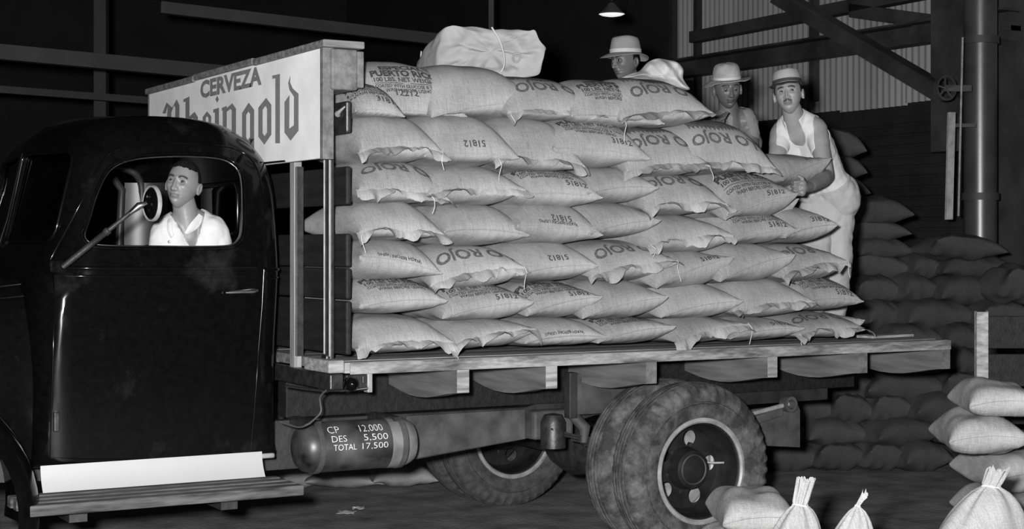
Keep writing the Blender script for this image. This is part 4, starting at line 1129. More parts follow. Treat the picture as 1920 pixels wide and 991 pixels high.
# wide sack lying in front of the wheel
def lying(name, label, x0, x1, y0, y1, s, mt, yawo=0.0, seed=2, group='white cotton sacks in the foreground', ears=True):
    pc = atd((x0+x1)/2, y1, s); w_ = (x1-x0)/FPX*s; h_ = (y1-y0)/FPX*s
    sk = Sack(0, -.3, w_/2, .6, h_*.4, h_*.5, h_, 0, seed, arch=.02, nz=.018)
    o = part(name, sk.mesh(), mt, None, fix=False); o.location = pc+FW*.25; o.rotation_euler = (0, 0, math.atan2(RT.y, RT.x)+yawo)
    tag(o, label, 'sack', group); ORG[o] = Vector((0, 0, 0))
    part('sewn_seam', sk.seam(), mt, o, 60)
    return o
lying('flour_sack', 'pale sack lying flat just in front of the rear wheel', 1352, 1500, 932, 1010, 6.55, 'burlap')
lying('flour_sack', 'sack lying flat under the one before the rear wheel', 1335, 1510, 1006, 1090, 6.55, 'burlap', .1, 4)
lying('flour_sack', 'lowest flat sack before the rear wheel, on the floor', 1340, 1515, 1086, 1235, 6.55, 'burlap', -.1, 6)
standing_sack(1872, 880, 6.0, .36, 'printed round sack with a tied neck at the lower right corner', lean=.06, mt='burlap_mid', printed=True, seed=6, neck=.06, nr=.16)
# small white bags piled at the right edge, on a crate of boards
for (x0, x1, y0, y1, lab) in ((1788, 1935, 782, 856, 'white cloth bag with a pointed ear at the right edge'), (1826, 1960, 722, 786, 'small white knotted bag on top of the eared bag at right')):
    lying('white_bag', lab, x0, x1, y0, y1, 7.2, 'cotton_white', -.1, x0 % 7, 'white bags piled at the right edge')
for i in range(4):
    y1 = 852+76*(i+1); lying('white_bag', f'white bag buried in the pile at the right edge, {("highest", "second", "third", "lowest")[i]} of four', 1850, 2000, y1-80, y1 if i < 3 else PY+CAM.z/7.35*FPX, 7.35, 'burlap_mid', .1, i+3, 'white bags piled at the right edge')
# stake side standing at the right edge
p = atd(1840, 600, 8.6); tsd = thing('stake_rack', 'grey wooden stake rack standing at the right edge', 'rack', (p.x, p.y, 0))
def rackb(x0, x1, z0, z1, dp, nm):
    a = atd(x0, 500, 8.6); b = atd(x1, 500, 8.6); a.z = b.z = (z0+z1)/2
    part(nm, MB().beam(a+FW*dp, b+FW*dp, UP*(z1-z0), FW*.035, .004), 'wood_pale' if nm == 'stake' else 'wood_dark', tsd)
rackb(1829, 1851, 0, 1.315, 0, 'stake'); rackb(1925, 1947, 0, 1.3, 0, 'stake')
for i in range(6): rackb(1845, 1950, .12+.2*i, .29+.2*i, .04, 'rack_slat')

# scraps of paper on the floor before the truck
for k, (x, y, w_, lab) in enumerate(((650, 962, .10, 'torn white paper scrap on the floor left of the far wheel'), (672, 955, .07, 'small crumpled paper bit beside the torn scrap'), (812, 905, .05, 'tiny white scrap on the floor near the far wheel'))):
    p = onZ(x, y, 0); mb = MB(); rn = random.Random(k)
    mb.grid(lambda i, j: p+RT*(w_*(i/5-.5)*(1+.3*rn.uniform(-1, 1)))+FW*(w_*(j/4-.5)*.8)+UP*(.006+.02*abs(noise.noise(Vector((i*.7+k*5, j*.9, 1))))), 6, 5)
    o = part('paper_scrap', mb, 'cloth_white', None, 30, origin=p); o.modifiers.new('s', 'SOLIDIFY').thickness = .002; tag(o, lab, 'paper')
# ================================================================== people
def gs(x, s): return math.exp(-(x/s)**2)
def head_mesh(M4, f):
    """sculpted head; local axes: x to the person's left, y backwards, z up, metres; f: per-person tweaks"""
    nl, nt = 150, 120
    V = []; T = []
    wj = f.get('jaw', 1.0); nose = f.get('nose', 1.0); ck = f.get('hollow', .5); lip = f.get('lips', 1.0)
    for j in range(nt):
        th = math.pi*j/(nt-1)
        th = th-.10*math.sin(2*th)*0
        for i in range(nl):
            t = i/nl*2-1; ph = math.pi*(t*.62+.38*t**3)             # denser at the front (ph = 0)
            sx, sy, sz = math.sin(th)*math.sin(ph), -math.sin(th)*math.cos(ph), math.cos(th)
            # skull: front at -y
            x = sx*.0765; y = sy*(.098 if sy > 0 else .094); z = sz*.118
            if z > 0: x *= 1+.05*(z/.118); y *= 1.0
            # narrowing face and jaw
            if z < .01:
                q = min(1, (.01-z)/.118)
                jawx = 1-(.30/wj)*q**1.5
                x *= jawx
                if sy < 0: y *= 1-.05*q
                else: y *= 1-.42*sm(.05, .8, q)                  # nape and underside draw in
            if sy < 0:                                           # flatten the face plane
                k = max(0, 1-sx*sx); y = y*(1-.08*k**3)
                y -= .010*sm(-.05, -.10, z)*gs(x, .03)            # chin forward
            fr = sm(-.1, -.5, sy)
            d = 0
            ax = abs(x)
            d += .006*gs(ax-.028, .020)*gs(z-.026, .010)             # brow
            d -= .0105*gs(ax-.032, .0175)*gs(z-.005, .0130)           # socket
            d += .0045*gs(ax-.050, .018)*gs(z+.022, .016)            # cheekbone
            d -= .0060*ck*gs(ax-.046, .016)*gs(z+.056, .022)         # hollow cheek
            # nose
            if -.060 < z < .03:
                tt = min(1, max(0, (.020-z)/.055)); w_ = .0062+.0055*tt**2
                h_ = (.003+.021*tt**1.15)*nose; h_ *= sm(-.052, -.040, z)
                d += h_*gs(x, w_)
            d += .0090*nose*gs(ax-.0145*f.get('wide', 1.0), .0062)*gs(z+.034, .0075)     # wings
            d -= .004*gs(ax-.0065, .004)*gs(z+.0425, .003)
            # muzzle and lips
            d += .0065*gs(x, .032)*gs(z+.062, .020)
            lw = .026
            d += .0055*lip*gs(x, lw*.85)*gs(z+.0570, .0048)*(1-.25*gs(x, .004))
            d += .0070*lip*gs(x, lw*.75)*gs(z+.0690, .0055)
            d -= .0065*gs(x, lw)*gs(z+.0628, .0022)
            d -= .003*gs(ax-.027, .005)*gs(z+.062, .006)
            d -= .0045*gs(x, .022)*gs(z+.080, .006)                  # under the lip
            d += .0050*gs(x, .020)*gs(z+.098, .012)                  # chin
            d -= .0025*gs(ax-.0215-.012*max(0, (-z-.035)/.03), .003)*gs(z+.046, .016)   # nasolabial fold
            d *= fr
            y -= d
            # temples
            x *= 1-.05*gs(z-.02, .03)*sm(0, -.5, sy)
            tone = 1.0
            if fr > .3:
                br = gs(z-(.0235+.006*gs(ax-.034, .02)-.10*max(0, ax-.040)), .0042*f.get('brow', 1.0))*sm(.009, .014, ax)*(1-sm(.050, .056, ax))
                tone *= 1-.88*min(1, br*1.3)
                lp_ = max(gs(z+.0565, .0050), gs(z+.0690, .0060))*(1-sm(.020, .027, ax)); tone *= 1-.38*min(1, lp_)
                tone *= 1-.75*gs(z+.0628, .0016)*(1-sm(.022, .027, ax))
                tone *= 1-.7*gs(ax-.007, .0035)*gs(z+.0440, .0028)
                if f.get('moustache'):
                    mo = gs(z+.0500-.004*gs(x, .004)+.16*max(0, ax-.010), .0042)*(1-sm(.021, .028, ax))*sm(.001, .004, ax); tone *= 1-.9*min(1, mo*1.3)
                tone *= 1-.22*f.get('stubble', 0)*sm(-.045, -.065, z)
                tone *= 1-.25*gs(ax-.032, .016)*gs(z+.008, .006)
            V.append(Vector((x, y, z))); T.append(tone)
    F = []
    for j in range(nt-1):
        for i in range(nl):
            i2 = (i+1) % nl; F.append((j*nl+i, (j+1)*nl+i, (j+1)*nl+i2, j*nl+i2))
    # ears
    for sgn in (-1, 1):
        b = len(V); ne = 22; R_ = [(0, .010, 0), (.45, .004, 0), (.72, .006, 0), (.88, .014, .0), (1.0, .011, .0), (.96, .002, 0), (.75, -.004, 0), (.4, -.006, 0)]
        for (r, dx, _) in R_:
            for i in range(ne):
                a = 2*math.pi*i/ne; ey = math.cos(a)*.0185*r; ez = math.sin(a)*.0315*r*(1 if math.sin(a) > 0 else .95)
                if math.sin(a) < -.5: ey *= .75
                ax_ = .071+dx+.020*max(0, ey+.006)*1.2
                V.append(Vector((sgn*(ax_+.006), .012+ey+ez*.15, -.010+ez))); T.append(.92 if r > .5 else .7)
        for k in range(len(R_)-1):
            for i in range(ne):
                i2 = (i+1) % ne; q = (b+k*ne+i, b+k*ne+i2, b+(k+1)*ne+i2, b+(k+1)*ne+i); F.append(q if sgn > 0 else q[::-1])
    # eyelids: skin caps on the eyeballs
    lids = f.get('lids', (22, -28))
    for sgn in (-1, 1):
        ec = Vector((sgn*.0308, -.0690, .0045)); r = .0137
        for lo_, hi in ((lids[0], 100), (-100, lids[1])):
            b = len(V); na, nb = 14, 7
            for q in range(nb):
                for i in range(na):
                    ad = -85+170*i/(na-1); az = math.radians(ad); cur = max(0.0, 1-(ad/62)**2)
                    ed = lids[0]*cur if hi > 0 else lids[1]*cur; f_ = q/(nb-1)
                    e2 = math.radians(ed+(100-ed)*f_ if hi > 0 else -100+(ed+100)*f_)
                    V.append(ec+Vector((math.sin(az)*math.cos(e2), -math.cos(az)*math.cos(e2), math.sin(e2)))*r); T.append(.40 if q == 0 and hi > 0 else .92)
            for q in range(nb-1):
                for i in range(na-1): F.append((b+q*na+i, b+q*na+i+1, b+(q+1)*na+i+1, b+(q+1)*na+i))
    return [M4 @ v for v in V], F, T

def cap(mb, p, q, r0, r1, n=14):
    p, q = Vector(p), Vector(q); d = q-p; L_ = d.length; d = d/L_ if L_ > 1e-6 else Vector((0, 0, 1)); pts_, rs = [], []
    for a in (-88, -60, -30, 0): t = math.radians(a); pts_.append(p+d*r0*math.sin(t)); rs.append(r0*math.cos(t))
    for a in (0, 30, 60, 88): t = math.radians(a); pts_.append(q+d*r1*math.sin(t)); rs.append(r1*math.cos(t))
    mb.tube(pts_, rs, n)
def remesh(mb, voxel, smooth=4):
    me = mb.mesh('b'); o = bpy.data.objects.new('rm', me); COL.objects.link(o)
    m_ = o.modifiers.new('r', 'REMESH'); m_.mode = 'VOXEL'; m_.voxel_size = voxel
    s_ = o.modifiers.new('s', 'SMOOTH'); s_.iterations = smooth; s_.factor = .5
    dg = bpy.context.evaluated_depsgraph_get(); dg.update(); out = bpy.data.meshes.new_from_object(o.evaluated_get(dg)); bpy.data.objects.remove(o); return out
def seg_dist(c, p, q):
    d = q-p; t = max(0, min(1, (c-p).dot(d)/d.length_squared)); return (c-(p+d*t)).length, t
def garment(body_me, keep, off, name, folds=0.0, fs=9.0, thick=.004):
    """cloth lifted off the body wherever keep(point) holds"""
    bm = bmesh.new(); bm.from_mesh(body_me); bm.normal_update()
    bmesh.ops.delete(bm, geom=[f for f in bm.faces if not keep(f.calc_center_median())], context='FACES')
    nn = {v: v.normal.copy() for v in bm.verts}
    for v in bm.verts:
        o_ = off(v.co) if callable(off) else off
        v.co += nn[v]*(o_+folds*(noise.noise(v.co*fs)+.6*noise.noise(v.co*fs*2.3)))
    # even out the cut edge
    for _ in range(14):
        mv = {}
        for v in bm.verts:
            be = [e for e in v.link_edges if e.is_boundary]
            if len(be) == 2: mv[v] = (v.co*2+be[0].other_vert(v).co+be[1].other_vert(v).co)/4
        for v, c in mv.items(): v.co = c
    # rolled edge: cloth meets the body
    me = bpy.data.meshes.new(name); bm.to_mesh(me); bm.free()
    for p in me.polygons: p.use_smooth = True
    return me
def head_matrix(c, yaw, pitch, roll):
    """yaw > 0 turns the face to the right of the picture, pitch > 0 looks down, roll > 0 tips it clockwise in the picture"""
    base = Matrix((RT, FW, UP)).transposed().to_4x4()         # local x -> picture right, y -> away, z up
    R_ = base @ Matrix.Rotation(math.radians(yaw), 4, 'Z') @ Matrix.Rotation(math.radians(pitch), 4, 'X') @ Matrix.Rotation(math.radians(roll), 4, 'Y')
    return Matrix.Translation(c) @ R_
def person(label, J, hp, sk, f, scale=1.0, arms_bare=True, hand=None, build=1.0):
    """J: joints in world space"""
    foot = (J['fl']+J['fr'])/2
    root = thing('person', label, 'person', Vector((foot.x, foot.y, min(J['fl'].z, J['fr'].z)-.04)))
    mb = MB(); b = build
    ch, pv, nk = J['chest'], J['pelvis'], J['neck']; sl, sr = J['sl'], J['sr']
    wa = ch.lerp(pv, .62); side_ = (sl-sr).normalized()
    mid = (sl+sr)/2
    cap(mb, nk+(mid-nk)*.3, J['hc']-(J['M'].to_3x3() @ Vector((0, -.02, .055)))*1.0, .062*b, .056*b)         # neck
    cap(mb, mid-UP*.02, J['hc']-(J['M'].to_3x3() @ Vector((0, -.035, .07))), .070*b, .055*b)
    for s_, p in ((1, sl), (-1, sr)):
        cap(mb, nk+UP*.012, p-side_*s_*.012+UP*.012, .056*b, .062*b)                                        # trapezius to shoulder
        cap(mb, p-side_*s_*.025, ch+side_*s_*.075-UP*.03, .085*b, .112*b)                                   # upper trunk
        cap(mb, ch+side_*s_*.072, wa+side_*s_*.055, .108*b, .098*b)
        cap(mb, wa+side_*s_*.055, pv+side_*s_*.070, .098*b, .115*b)
    cap(mb, J['hl'], J['hr'], .105*b, .105*b); cap(mb, pv, (J['kl']+J['kr'])/2*.25+pv*.75, .12*b, .10*b)
    for a in ('l', 'r'):
        s_, e, w_ = J['s'+a], J['e'+a], J['w'+a]
        cap(mb, s_, s_.lerp(e, .35), .066*b, .060*b); cap(mb, s_.lerp(e, .3), e, .058*b, .044*b)
        cap(mb, e, e.lerp(w_, .3), .044*b, .047*b); cap(mb, e.lerp(w_, .3), w_, .047*b, .029*b)
        h_, k_, ft = J['h'+a], J['k'+a], J['f'+a]
        cap(mb, h_, k_, .095*b, .062*b); cap(mb, k_, k_.lerp(ft, .35), .060*b, .062*b); cap(mb, k_.lerp(ft, .35), ft, .060*b, .042*b)
        fd = (J.get('fdir') or -FW); cap(mb, ft, ft+fd*.17-UP*.03, .045*b, .034*b)
        if hand and a in hand: 
            for (p, q, r0, r1) in hand[a][:2]: cap(mb, p, q, r0*.92, r1*.92, 10)
        else:                                                                                              # relaxed hand
            d = (w_-e).normalized(); o1 = d.orthogonal().normalized(); o2 = d.cross(o1)
            cap(mb, w_, w_+d*.07, .026, .032)
            for q in range(4):
                st = w_+d*.075+o1*(q-1.5)*.019; m1 = st+d*.035+o2*.008; cap(mb, st, m1, .009, .0085, 8); cap(mb, m1, m1+d*.02+o2*.022, .0085, .0075, 8)
            st = w_+d*.03+o1*.03; cap(mb, st, st+d*.035+o1*.018, .011, .009, 8)
    bme = remesh(mb, .0085 if not hand else .0075, 5)
    hv, hf, ht = head_mesh(J['M'], f)
    for a in (hand or {}):                                   # hands get a finer skin so that the fingers stay apart
        hb = MB()
        for (p, q, r0, r1) in hand[a]: cap(hb, p, q, r0, r1, 12)
        hm = remesh(hb, .0030, 2); n0 = len(hv); hv += [v.co.copy() for v in hm.vertices]; hf += [tuple(i+n0 for i in p.vertices) for p in hm.polygons]; ht += [.62]*len(hm.vertices)
    base = len(bme.vertices); bv_ = [tuple(v.co) for v in bme.vertices]; bf = [tuple(p.vertices) for p in bme.polygons]
    me = bpy.data.meshes.new('body'); me.from_pydata(bv_+[tuple(v) for v in hv], [], bf+[tuple(i+base for i in q) for q in hf]); me.update()
    for p in me.polygons: p.use_smooth = True
    at = me.color_attributes.new('tone', 'FLOAT_COLOR', 'POINT')
    tones = [1.0]*base+ht
    buf = np.ones((len(tones), 4), dtype=np.float32); buf[:, :3] = np.array(tones, dtype=np.float32)[:, None]
    at.data.foreach_set('color', buf.ravel())
    body = part('body', me, sk, root, fix=False)
    if f.get('teeth'):
        loc = [J['M'].inverted() @ v for v in hv[:150*120]]; P = []
        for x in [-.011+.022*i/8 for i in range(9)]:
            v = min((q for q in loc if q.y < 0), key=lambda q: (q.x-x)**2+(q.z+.0625)**2); P.append(Vector((x, v.y-.0008, -.0628)))
        mb = MB(); mb.v = [tuple(J['M'] @ (p+Vector((0, 0, dz)))) for dz in (-.0014, .0014) for p in P]; mb.f = [(i, i+1, 9+i+1, 9+i) for i in range(8)]
        part('teeth', mb, 'teeth', root, 60).modifiers.new('s', 'SOLIDIFY').thickness = .002
    # eyes
    look = f.get('look', (0, 0))
    for sgn in (-1, 1):
        ec = Vector((sgn*.0308, -.0690, .0045)); mb = MB()
        mb.lathe([(.0129*math.sin(math.pi*i/12), -.0129*math.cos(math.pi*i/12)) for i in range(13)], J['M'] @ ec, J['M'].to_3x3() @ Vector((0, -1, 0)), 20)
        e_ = part('eye', mb, 'eye_white', root, 60)
        d = Vector((look[0], -1, look[1])).normalized(); mb = MB()
        mb.lathe([(0, .0137), (.003, .0135), (.0060, .0123), (.0066, .0113)], J['M'] @ ec, J['M'].to_3x3() @ d, 20); part('iris', mb, 'iris', e_, 60)
    return root, body, bme
def cap_hair(root, M4, keep, off=.007, nm='hair'):
    """short hair lifted off the skull"""
    V, F, T = head_mesh(Matrix.Identity(4), {}); nl, nt = 150, 120
    V = V[:nl*nt]; F = [q for q in F if max(q) < nl*nt]
    F = [q for q in F if keep(sum((V[i] for i in q), Vector())/4)]
    used = sorted({i for q in F for i in q}); mp = {i: k for k, i in enumerate(used)}
    mb = MB(); 
    for i in used:
        p = V[i]; n_ = Vector((p.x/.0765**2, p.y/.095**2, p.z/.118**2)).normalized()
        mb.v.append(tuple(M4 @ (p+n_*(off+.0025*noise.noise(p*160)+.002*noise.noise(p*60)))))
    mb.f = [tuple(mp[i] for i in q) for q in F]
    o = part(nm, mb, 'hair', root, 70, fix=True); o.modifiers.new('s', 'SOLIDIFY').thickness = .008; return o
def hat(root, M4, crown, brim, mt_c, mt_b, band=None, n=56, seed=0):
    """crown: list of (scale, z); brim(angle) -> (length, drop)"""
    hx, hy = .082, .104
    def pt(a, s_, z, dy=0): return M4 @ Vector((hx*s_*math.sin(a), -hy*s_*math.cos(a)+.006+dy, z))
    mb = MB()
    def f(i, j):
        a = 2*math.pi*i/n; s_, z = crown[j]
        return pt(a, s_*(1+.02*noise.noise(Vector((math.cos(a)*2, math.sin(a)*2, z*20+seed)))), z+.005*noise.noise(Vector((math.cos(a)*1.5+seed, math.sin(a)*1.5, z*10)))*(j > 1))
    mb.grid(f, n, len(crown), close_u=True)
    h_ = part('hat', mb, mt_c, root, 60); h_.modifiers.new('s', 'SOLIDIFY').thickness = .003
    mb = MB(); m_ = 7
    def g(i, j):
        a = 2*math.pi*i/n; l, dr = brim(a); t = j/(m_-1); z0 = crown[0][1]
        d = Vector((math.sin(a), -math.cos(a), 0)); p = Vector((hx*crown[0][0]*math.sin(a), -hy*crown[0][0]*math.cos(a)+.006, z0))
        return M4 @ (p+d*(l*t)+Vector((0, 0, -dr*t**1.5+.004*noise.noise(Vector((math.cos(a)*3+seed, math.sin(a)*3, 0)))*t)))
    mb.grid(g, n, m_, close_u=True)
    br_ = part('brim', mb, mt_b, h_, 60); br_.modifiers.new('s', 'SOLIDIFY').thickness = .0035
    if band:
        mb = MB(); mb.grid(lambda i, j: pt(2*math.pi*i/n, crown[0][0]*1.012 if j == 0 else crown[1][0]*1.02, crown[0][1]+.002 if j == 0 else crown[0][1]+band[1]), n, 2, close_u=True)
        part('hat_band', mb, band[0], h_, 60)
    return h_
def joints(**k): return k
def sphere_pts(): pass

# ---- the man in the white undershirt at the tail of the load
hc = atd(1478, 176, 9.60); M4 = head_matrix(hc, -17, -4, -7)
gp = atd(1501, 352, 9.02)                              # gripping left hand
wl = atd(1520, 350, 9.10)
hl = []
cap_l = []
cap_l.append((wl, gp+RT*.010, .027, .030)); cap_l.append((gp+RT*.012+UP*.022, gp+RT*.008-UP*.026, .024, .022))
for q, (du, ln) in enumerate(((.034, .030), (.0115, .034), (-.0115, .032), (-.034, .026))):
    k0 = gp-RT*.004+UP*du-FW*.012; k1 = k0-RT*ln-FW*.010-UP*.004; k2 = k1-RT*.012+FW*.026; k3 = k2+RT*.006+FW*.018
    cap_l += [(k0, k1, .0100, .0096), (k1, k2, .0096, .0088), (k2, k3, .0088, .008)]
t0 = gp+RT*.014+UP*.026; t1 = t0+UP*.026-RT*.004-FW*.006; t2 = t1+UP*.012-RT*.022-FW*.004
cap_l += [(t0, t1, .012, .0105), (t1, t2, .0105, .009)]
J = joints(hc=hc, M=M4, neck=atd(1492, 222, 9.70), sl=atd(1531, 242, 9.68), sr=atd(1464, 250, 9.78), chest=atd(1508, 278, 9.82), pelvis=atd(1556, 372, 9.98),
           el=atd(1550, 330, 9.50), wl=wl, er=atd(1452, 318, 9.62), wr=atd(1478, 342, 9.40),
           hl=atd(1572, 385, 9.98), hr=atd(1532, 385, 10.0), kl=atd(1566, 500, 9.96), kr=atd(1528, 500, 9.9), fl=atd(1560, 612, 10.1), fr=atd(1515, 612, 10.0))
J['lg'] = gp
for k in ('fl', 'fr'): J[k].z = BZ+.075
man3, b3, bm3 = person('man in a white undershirt and dark-brimmed cap lifting a sack at the tail', J, None, 'skin_tan', dict(brow=1.3, moustache=True, hollow=.2, jaw=1.3, lids=(20, -20), look=(.30, .05)), hand={'l': cap_l})
def frame(J):
    mid = (J['sl']+J['sr'])/2; up = (mid-J['pelvis']).normalized(); rt = (J['sl']-J['sr']); rt = (rt-up*rt.dot(up)).normalized(); fw = rt.cross(up)
    if fw.dot(FW) > 0: fw = -fw
    return J['neck'], up, rt, fw
def tank(J, neckdepth=.095, backdepth=.07, bottom=-.50, armr=.075, strap=(.040, .112)):
    o_, up, rt, fw = frame(J)
    def keep(c):
        d = c-o_; h_, l, fwd = d.dot(up), d.dot(rt), d.dot(fw)
        if h_ < bottom or h_ > .035: return False
        for a in ('l', 'r'):
            s_, e, w_ = J['s'+a], J['e'+a], J['w'+a]
            dd, t = seg_dist(c, s_, e); dd2, _ = seg_dist(c, e, w_)
            sd_ = l*(1 if a == 'l' else -1)
            if a+'g' in J and (c-J[a+'g']).length < .11: return False
            if dd2 < .062 or seg_dist(c, w_, w_+(w_-e).normalized()*.14)[0] < .085: return False
            if dd < armr and t > .18 and (sd_ > .125 or t > .5): return False
        nd = neckdepth if fwd > 0 else backdepth
        al = abs(l)
        hn = -.045
        if al < strap[0]+.012*max(0, h_/-.1) and h_ > hn-nd*math.sqrt(max(0, 1-(al/(strap[0]+.012))**2)): return False
        # arm holes
        if h_ > -.20:
            lim = strap[1]+.075*max(0, (-h_-.09)/.11)**1.6
            if al > lim: return False
        return True
    return keep
part('undershirt', garment(bm3, tank(J), .0065, 'undershirt', .0022, 14), 'cloth_white', man3, fix=False).modifiers.new('s', 'SOLIDIFY').thickness = .005
def legs(J, waist=-.50, ankle=None):
    o_, up, rt, fw = frame(J)
    pv = J['pelvis']
    def keep(c):
        if (c-pv).dot(up) > .115: return False
        for a in ('l', 'r'):
            if a+'g' in J and (c-J[a+'g']).length < .11: return False
            if seg_dist(c, J['e'+a], J['w'+a])[0] < .058 or seg_dist(c, J['w'+a], J['w'+a]+(J['w'+a]-J['e'+a]).normalized()*.13)[0] < .07: return False
            dd, t = seg_dist(c, J['s'+a], J['e'+a])
            if dd < .072 and t > .3: return False
        return c.z > min(J['fl'].z, J['fr'].z)+.03
    return keep
def troffs(J):
    def f(c): return .013+.024*sm(0, .5, (J['pelvis'].z-c.z))
    return f
tro = part('trousers', garment(bm3, legs(J), troffs(J), 'trousers', .010, 11), 'trousers', man3, fix=False); tro.modifiers.new('s', 'SOLIDIFY').thickness = .005
# belt line
hat(man3, M4, [(1.02, .058), (1.02, .078), (1.0, .105), (.93, .128), (.86, .137), (.5, .135), (.0, .130)],
    lambda a: (.016 if math.cos(a) < .1 else .016+.030*sm(.1, .8, math.cos(a)), .008+.012*math.cos(a)), 'cap_top', 'cap_dark', band=('cap_dark', .022), seed=3)
cap_hair(man3, M4, lambda p: p.z > .0 and (p.y > -.012 or p.z > .06) and not (p.y < -.01 and p.z < .055), .005)
mb = MB()
# ---- the man in the crumpled brimmed hat, looking down
hc = atd(1364, 167, 9.85); M4 = head_matrix(hc, 8, 9, -5)
J = joints(hc=hc, M=M4, neck=atd(1374, 216, 9.98), sl=atd(1404, 226, 9.98), sr=atd(1338, 232, 9.92), chest=atd(1376, 262, 10.05), pelvis=atd(1385, 395, 10.15),
           el=atd(1412, 300, 9.9), wl=atd(1385, 345, 9.75), er=atd(1325, 300, 9.85), wr=atd(1345, 240, 9.62), hl=atd(1402, 405, 10.15), hr=atd(1368, 405, 10.15), kl=atd(1402, 520, 10.15), kr=atd(1368, 520, 10.15), fl=atd(1402, 618, 10.2), fr=atd(1365, 618, 10.2))
for k in ('fl', 'fr'): J[k].z = BZ+.075
man2, b2, bm2 = person('older man in a crumpled brimmed hat looking down at the sacks', J, None, 'skin_deep', dict(hollow=1.6, brow=.9, lips=1.2, nose=1.1, lids=(2, -14), look=(0, -.5), stubble=.5), build=.92)
part('undershirt', garment(bm2, tank(J, .13, .06), .006, 'undershirt', .003, 14), 'undershirt_grey', man2, fix=False).modifiers.new('s', 'SOLIDIFY').thickness = .004
part('trousers', garment(bm2, legs(J), troffs(J), 'trousers', .008, 11), 'trousers', man2, fix=False)
hat(man2, M4, [(1.02, .058), (1.02, .076), (.99, .105), (.92, .130), (.80, .146), (.55, .156), (.25, .158), (.0, .156)],
    lambda a: (.060+.008*math.sin(2*a+1), .016-.014*math.cos(a)-.016*math.sin(a)+.006*math.sin(3*a)), 'hat_straw', 'hat_straw', band=('hat_band', .016), seed=8)
# ---- the first man, in a pale felt hat, looking left
hc = atd(1172, 116, 10.0); M4 = head_matrix(hc, -52, 2, 0)
J = joints(hc=hc, M=M4, neck=atd(1182, 165, 10.12), sl=atd(1215, 182, 10.2), sr=atd(1150, 185, 10.15), chest=atd(1182, 222, 10.2), pelvis=atd(1185, 360, 10.25),
           el=atd(1228, 260, 10.15), wl=atd(1215, 330, 10.0), er=atd(1138, 262, 10.1), wr=atd(1148, 330, 10.0), hl=atd(1202, 370, 10.25), hr=atd(1168, 370, 10.25), kl=atd(1202, 490, 10.25), kr=atd(1168, 490, 10.25), fl=atd(1202, 610, 10.3), fr=atd(1168, 610, 10.3))
for k in ('fl', 'fr'): J[k].z = BZ+.075
man1, b1, bm1 = person('man in a pale felt hat looking left, only his head above the load', J, None, 'skin_deep', dict(hollow=1.1, brow=1.0, lids=(16, -18), look=(.1, 0)), build=.92)
part('shirt', garment(bm1, lambda c: (c-J['neck']).z < -.04 and c.z > J['pelvis'].z-.02 and seg_dist(c, J['el'], J['wl'])[0] > .06 and seg_dist(c, J['er'], J['wr'])[0] > .06, .010, 'shirt', .004, 12), 'undershirt_grey', man1, fix=False)
part('trousers', garment(bm1, legs(J), troffs(J), 'trousers', .008, 11), 'trousers', man1, fix=False)
hat(man1, M4, [(1.02, .052), (1.02, .074), (.97, .100), (.91, .128), (.84, .146), (.60, .156), (.30, .148), (.0, .144)],
    lambda a: (.054+.010*math.cos(a), .016+.020*abs(math.cos(a))**2-.006*math.cos(a)), 'hat_felt', 'hat_felt', band=('hat_band', .024), seed=12)
cap_hair(man1, M4, lambda p: p.z > -.015 and p.y > .0 and p.z < .09, .004)
# ---- the driver
hc = atd(343, 346, 7.95); M4 = head_matrix(hc, -13, -8, 9)
J = joints(hc=hc, M=M4, neck=atd(352, 408, 8.02), sl=atd(400, 436, 8.05), sr=atd(311, 440, 7.98), chest=atd(356, 478, 8.05), pelvis=atd(372, 600, 8.12),
           el=atd(432, 530, 8.05), wl=atd(360, 570, 7.82), er=atd(292, 535, 7.9), wr=atd(240, 520, 7.95), hl=atd(395, 610, 8.12), hr=atd(345, 615, 8.05), kl=atd(240, 640, 8.1), kr=atd(220, 640, 7.9), fl=atd(190, 800, 8.1), fr=atd(170, 800, 7.9), fdir=Vector((-1, 0, 0)))
drv, b0, bm0 = person('driver in a white open-collared shirt looking out of the cab window', J, None, 'skin_driver', dict(brow=1.25, lips=1.1, hollow=.7, lids=(27, -24), look=(.22, .10), nose=1.05, teeth=True, wide=1.15, jaw=1.15))
o_, up_, rt_, fw_ = frame(J)
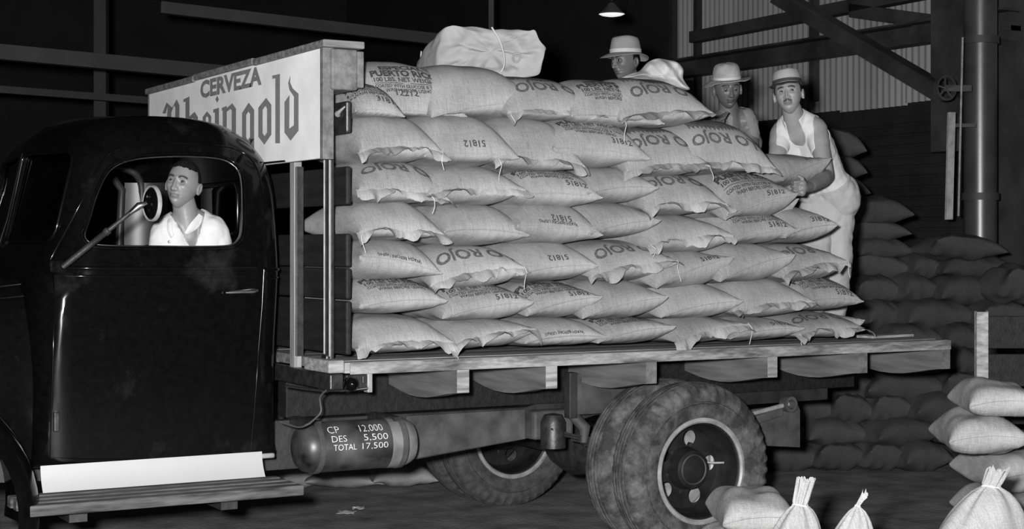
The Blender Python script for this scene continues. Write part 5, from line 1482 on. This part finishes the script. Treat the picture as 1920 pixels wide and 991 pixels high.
def shirt(c):
    d = c-o_; h_, l, fwd = d.dot(up_), d.dot(rt_), d.dot(fw_)
    if c.z < J['pelvis'].z-.02: return False
    for a in ('l', 'r'):
        if seg_dist(c, J['e'+a].lerp(J['w'+a], .15), J['w'+a])[0] < .055: return False
    if h_ > .03: return False
    if fwd > .0 and abs(l+.0) < .004+.42*max(0, h_+.155): return False
    if h_ > -.005 and abs(l) < .062: return False
    return True
part('shirt', garment(bm0, shirt, .013, 'shirt', .007, 12), 'cloth_shirt', drv, fix=False).modifiers.new('s', 'SOLIDIFY').thickness = .005
part('trousers', garment(bm0, legs(J), troffs(J), 'trousers', .006, 11), 'trousers', drv, fix=False)
# collar flaps and a button
from mathutils.bvhtree import BVHTree as _B
bv0 = _B.FromPolygons([v.co for v in bm0.vertices], [tuple(p.vertices) for p in bm0.polygons])
def onbody(x, y, off):
    r = ray(x, y).normalized(); h = bv0.ray_cast(CAM, r)[0]
    return (h if h else atd(x, y, 7.93))-r*off
def collar(inner_, outer_):
    A = smooth_poly([(x, y, 0) for x, y in inner_], 4, False); B = smooth_poly([(x, y, 0) for x, y in outer_], 4, False); m_ = 6
    mb = MB(); n_ = len(A)
    def g(i, j):
        t = j/(m_-1); p = A[i].lerp(B[min(i, len(B)-1)], t)
        return onbody(p.x, p.y, .030-.008*t+.006*math.sin(math.pi*t))
    mb.grid(g, n_, m_); part('collar', mb, 'cloth_shirt', drv, 60).modifiers.new('s', 'SOLIDIFY').thickness = .004
collar([(373, 400), (366, 408), (356, 420), (346, 436)], [(381, 406), (378, 416), (370, 428), (352, 440)])
collar([(322, 404), (323, 414), (323, 426), (326, 440)], [(314, 412), (313, 422), (314, 434), (320, 446)])
part('button', MB().lathe([(0, .004), (.006, .003), (.007, 0)], onbody(317, 453, .022), -FW, 12), 'eye_white', drv)
cap_hair(drv, M4, lambda p: p.z > -.005+.004*noise.noise(p*120) and (p.y > -.0 or p.z > .080+.004*noise.noise(p*150)-.55*abs(p.x)**1.0*.3) and not (p.y < .012+.004*noise.noise(p*120) and p.z < .020), .0045)
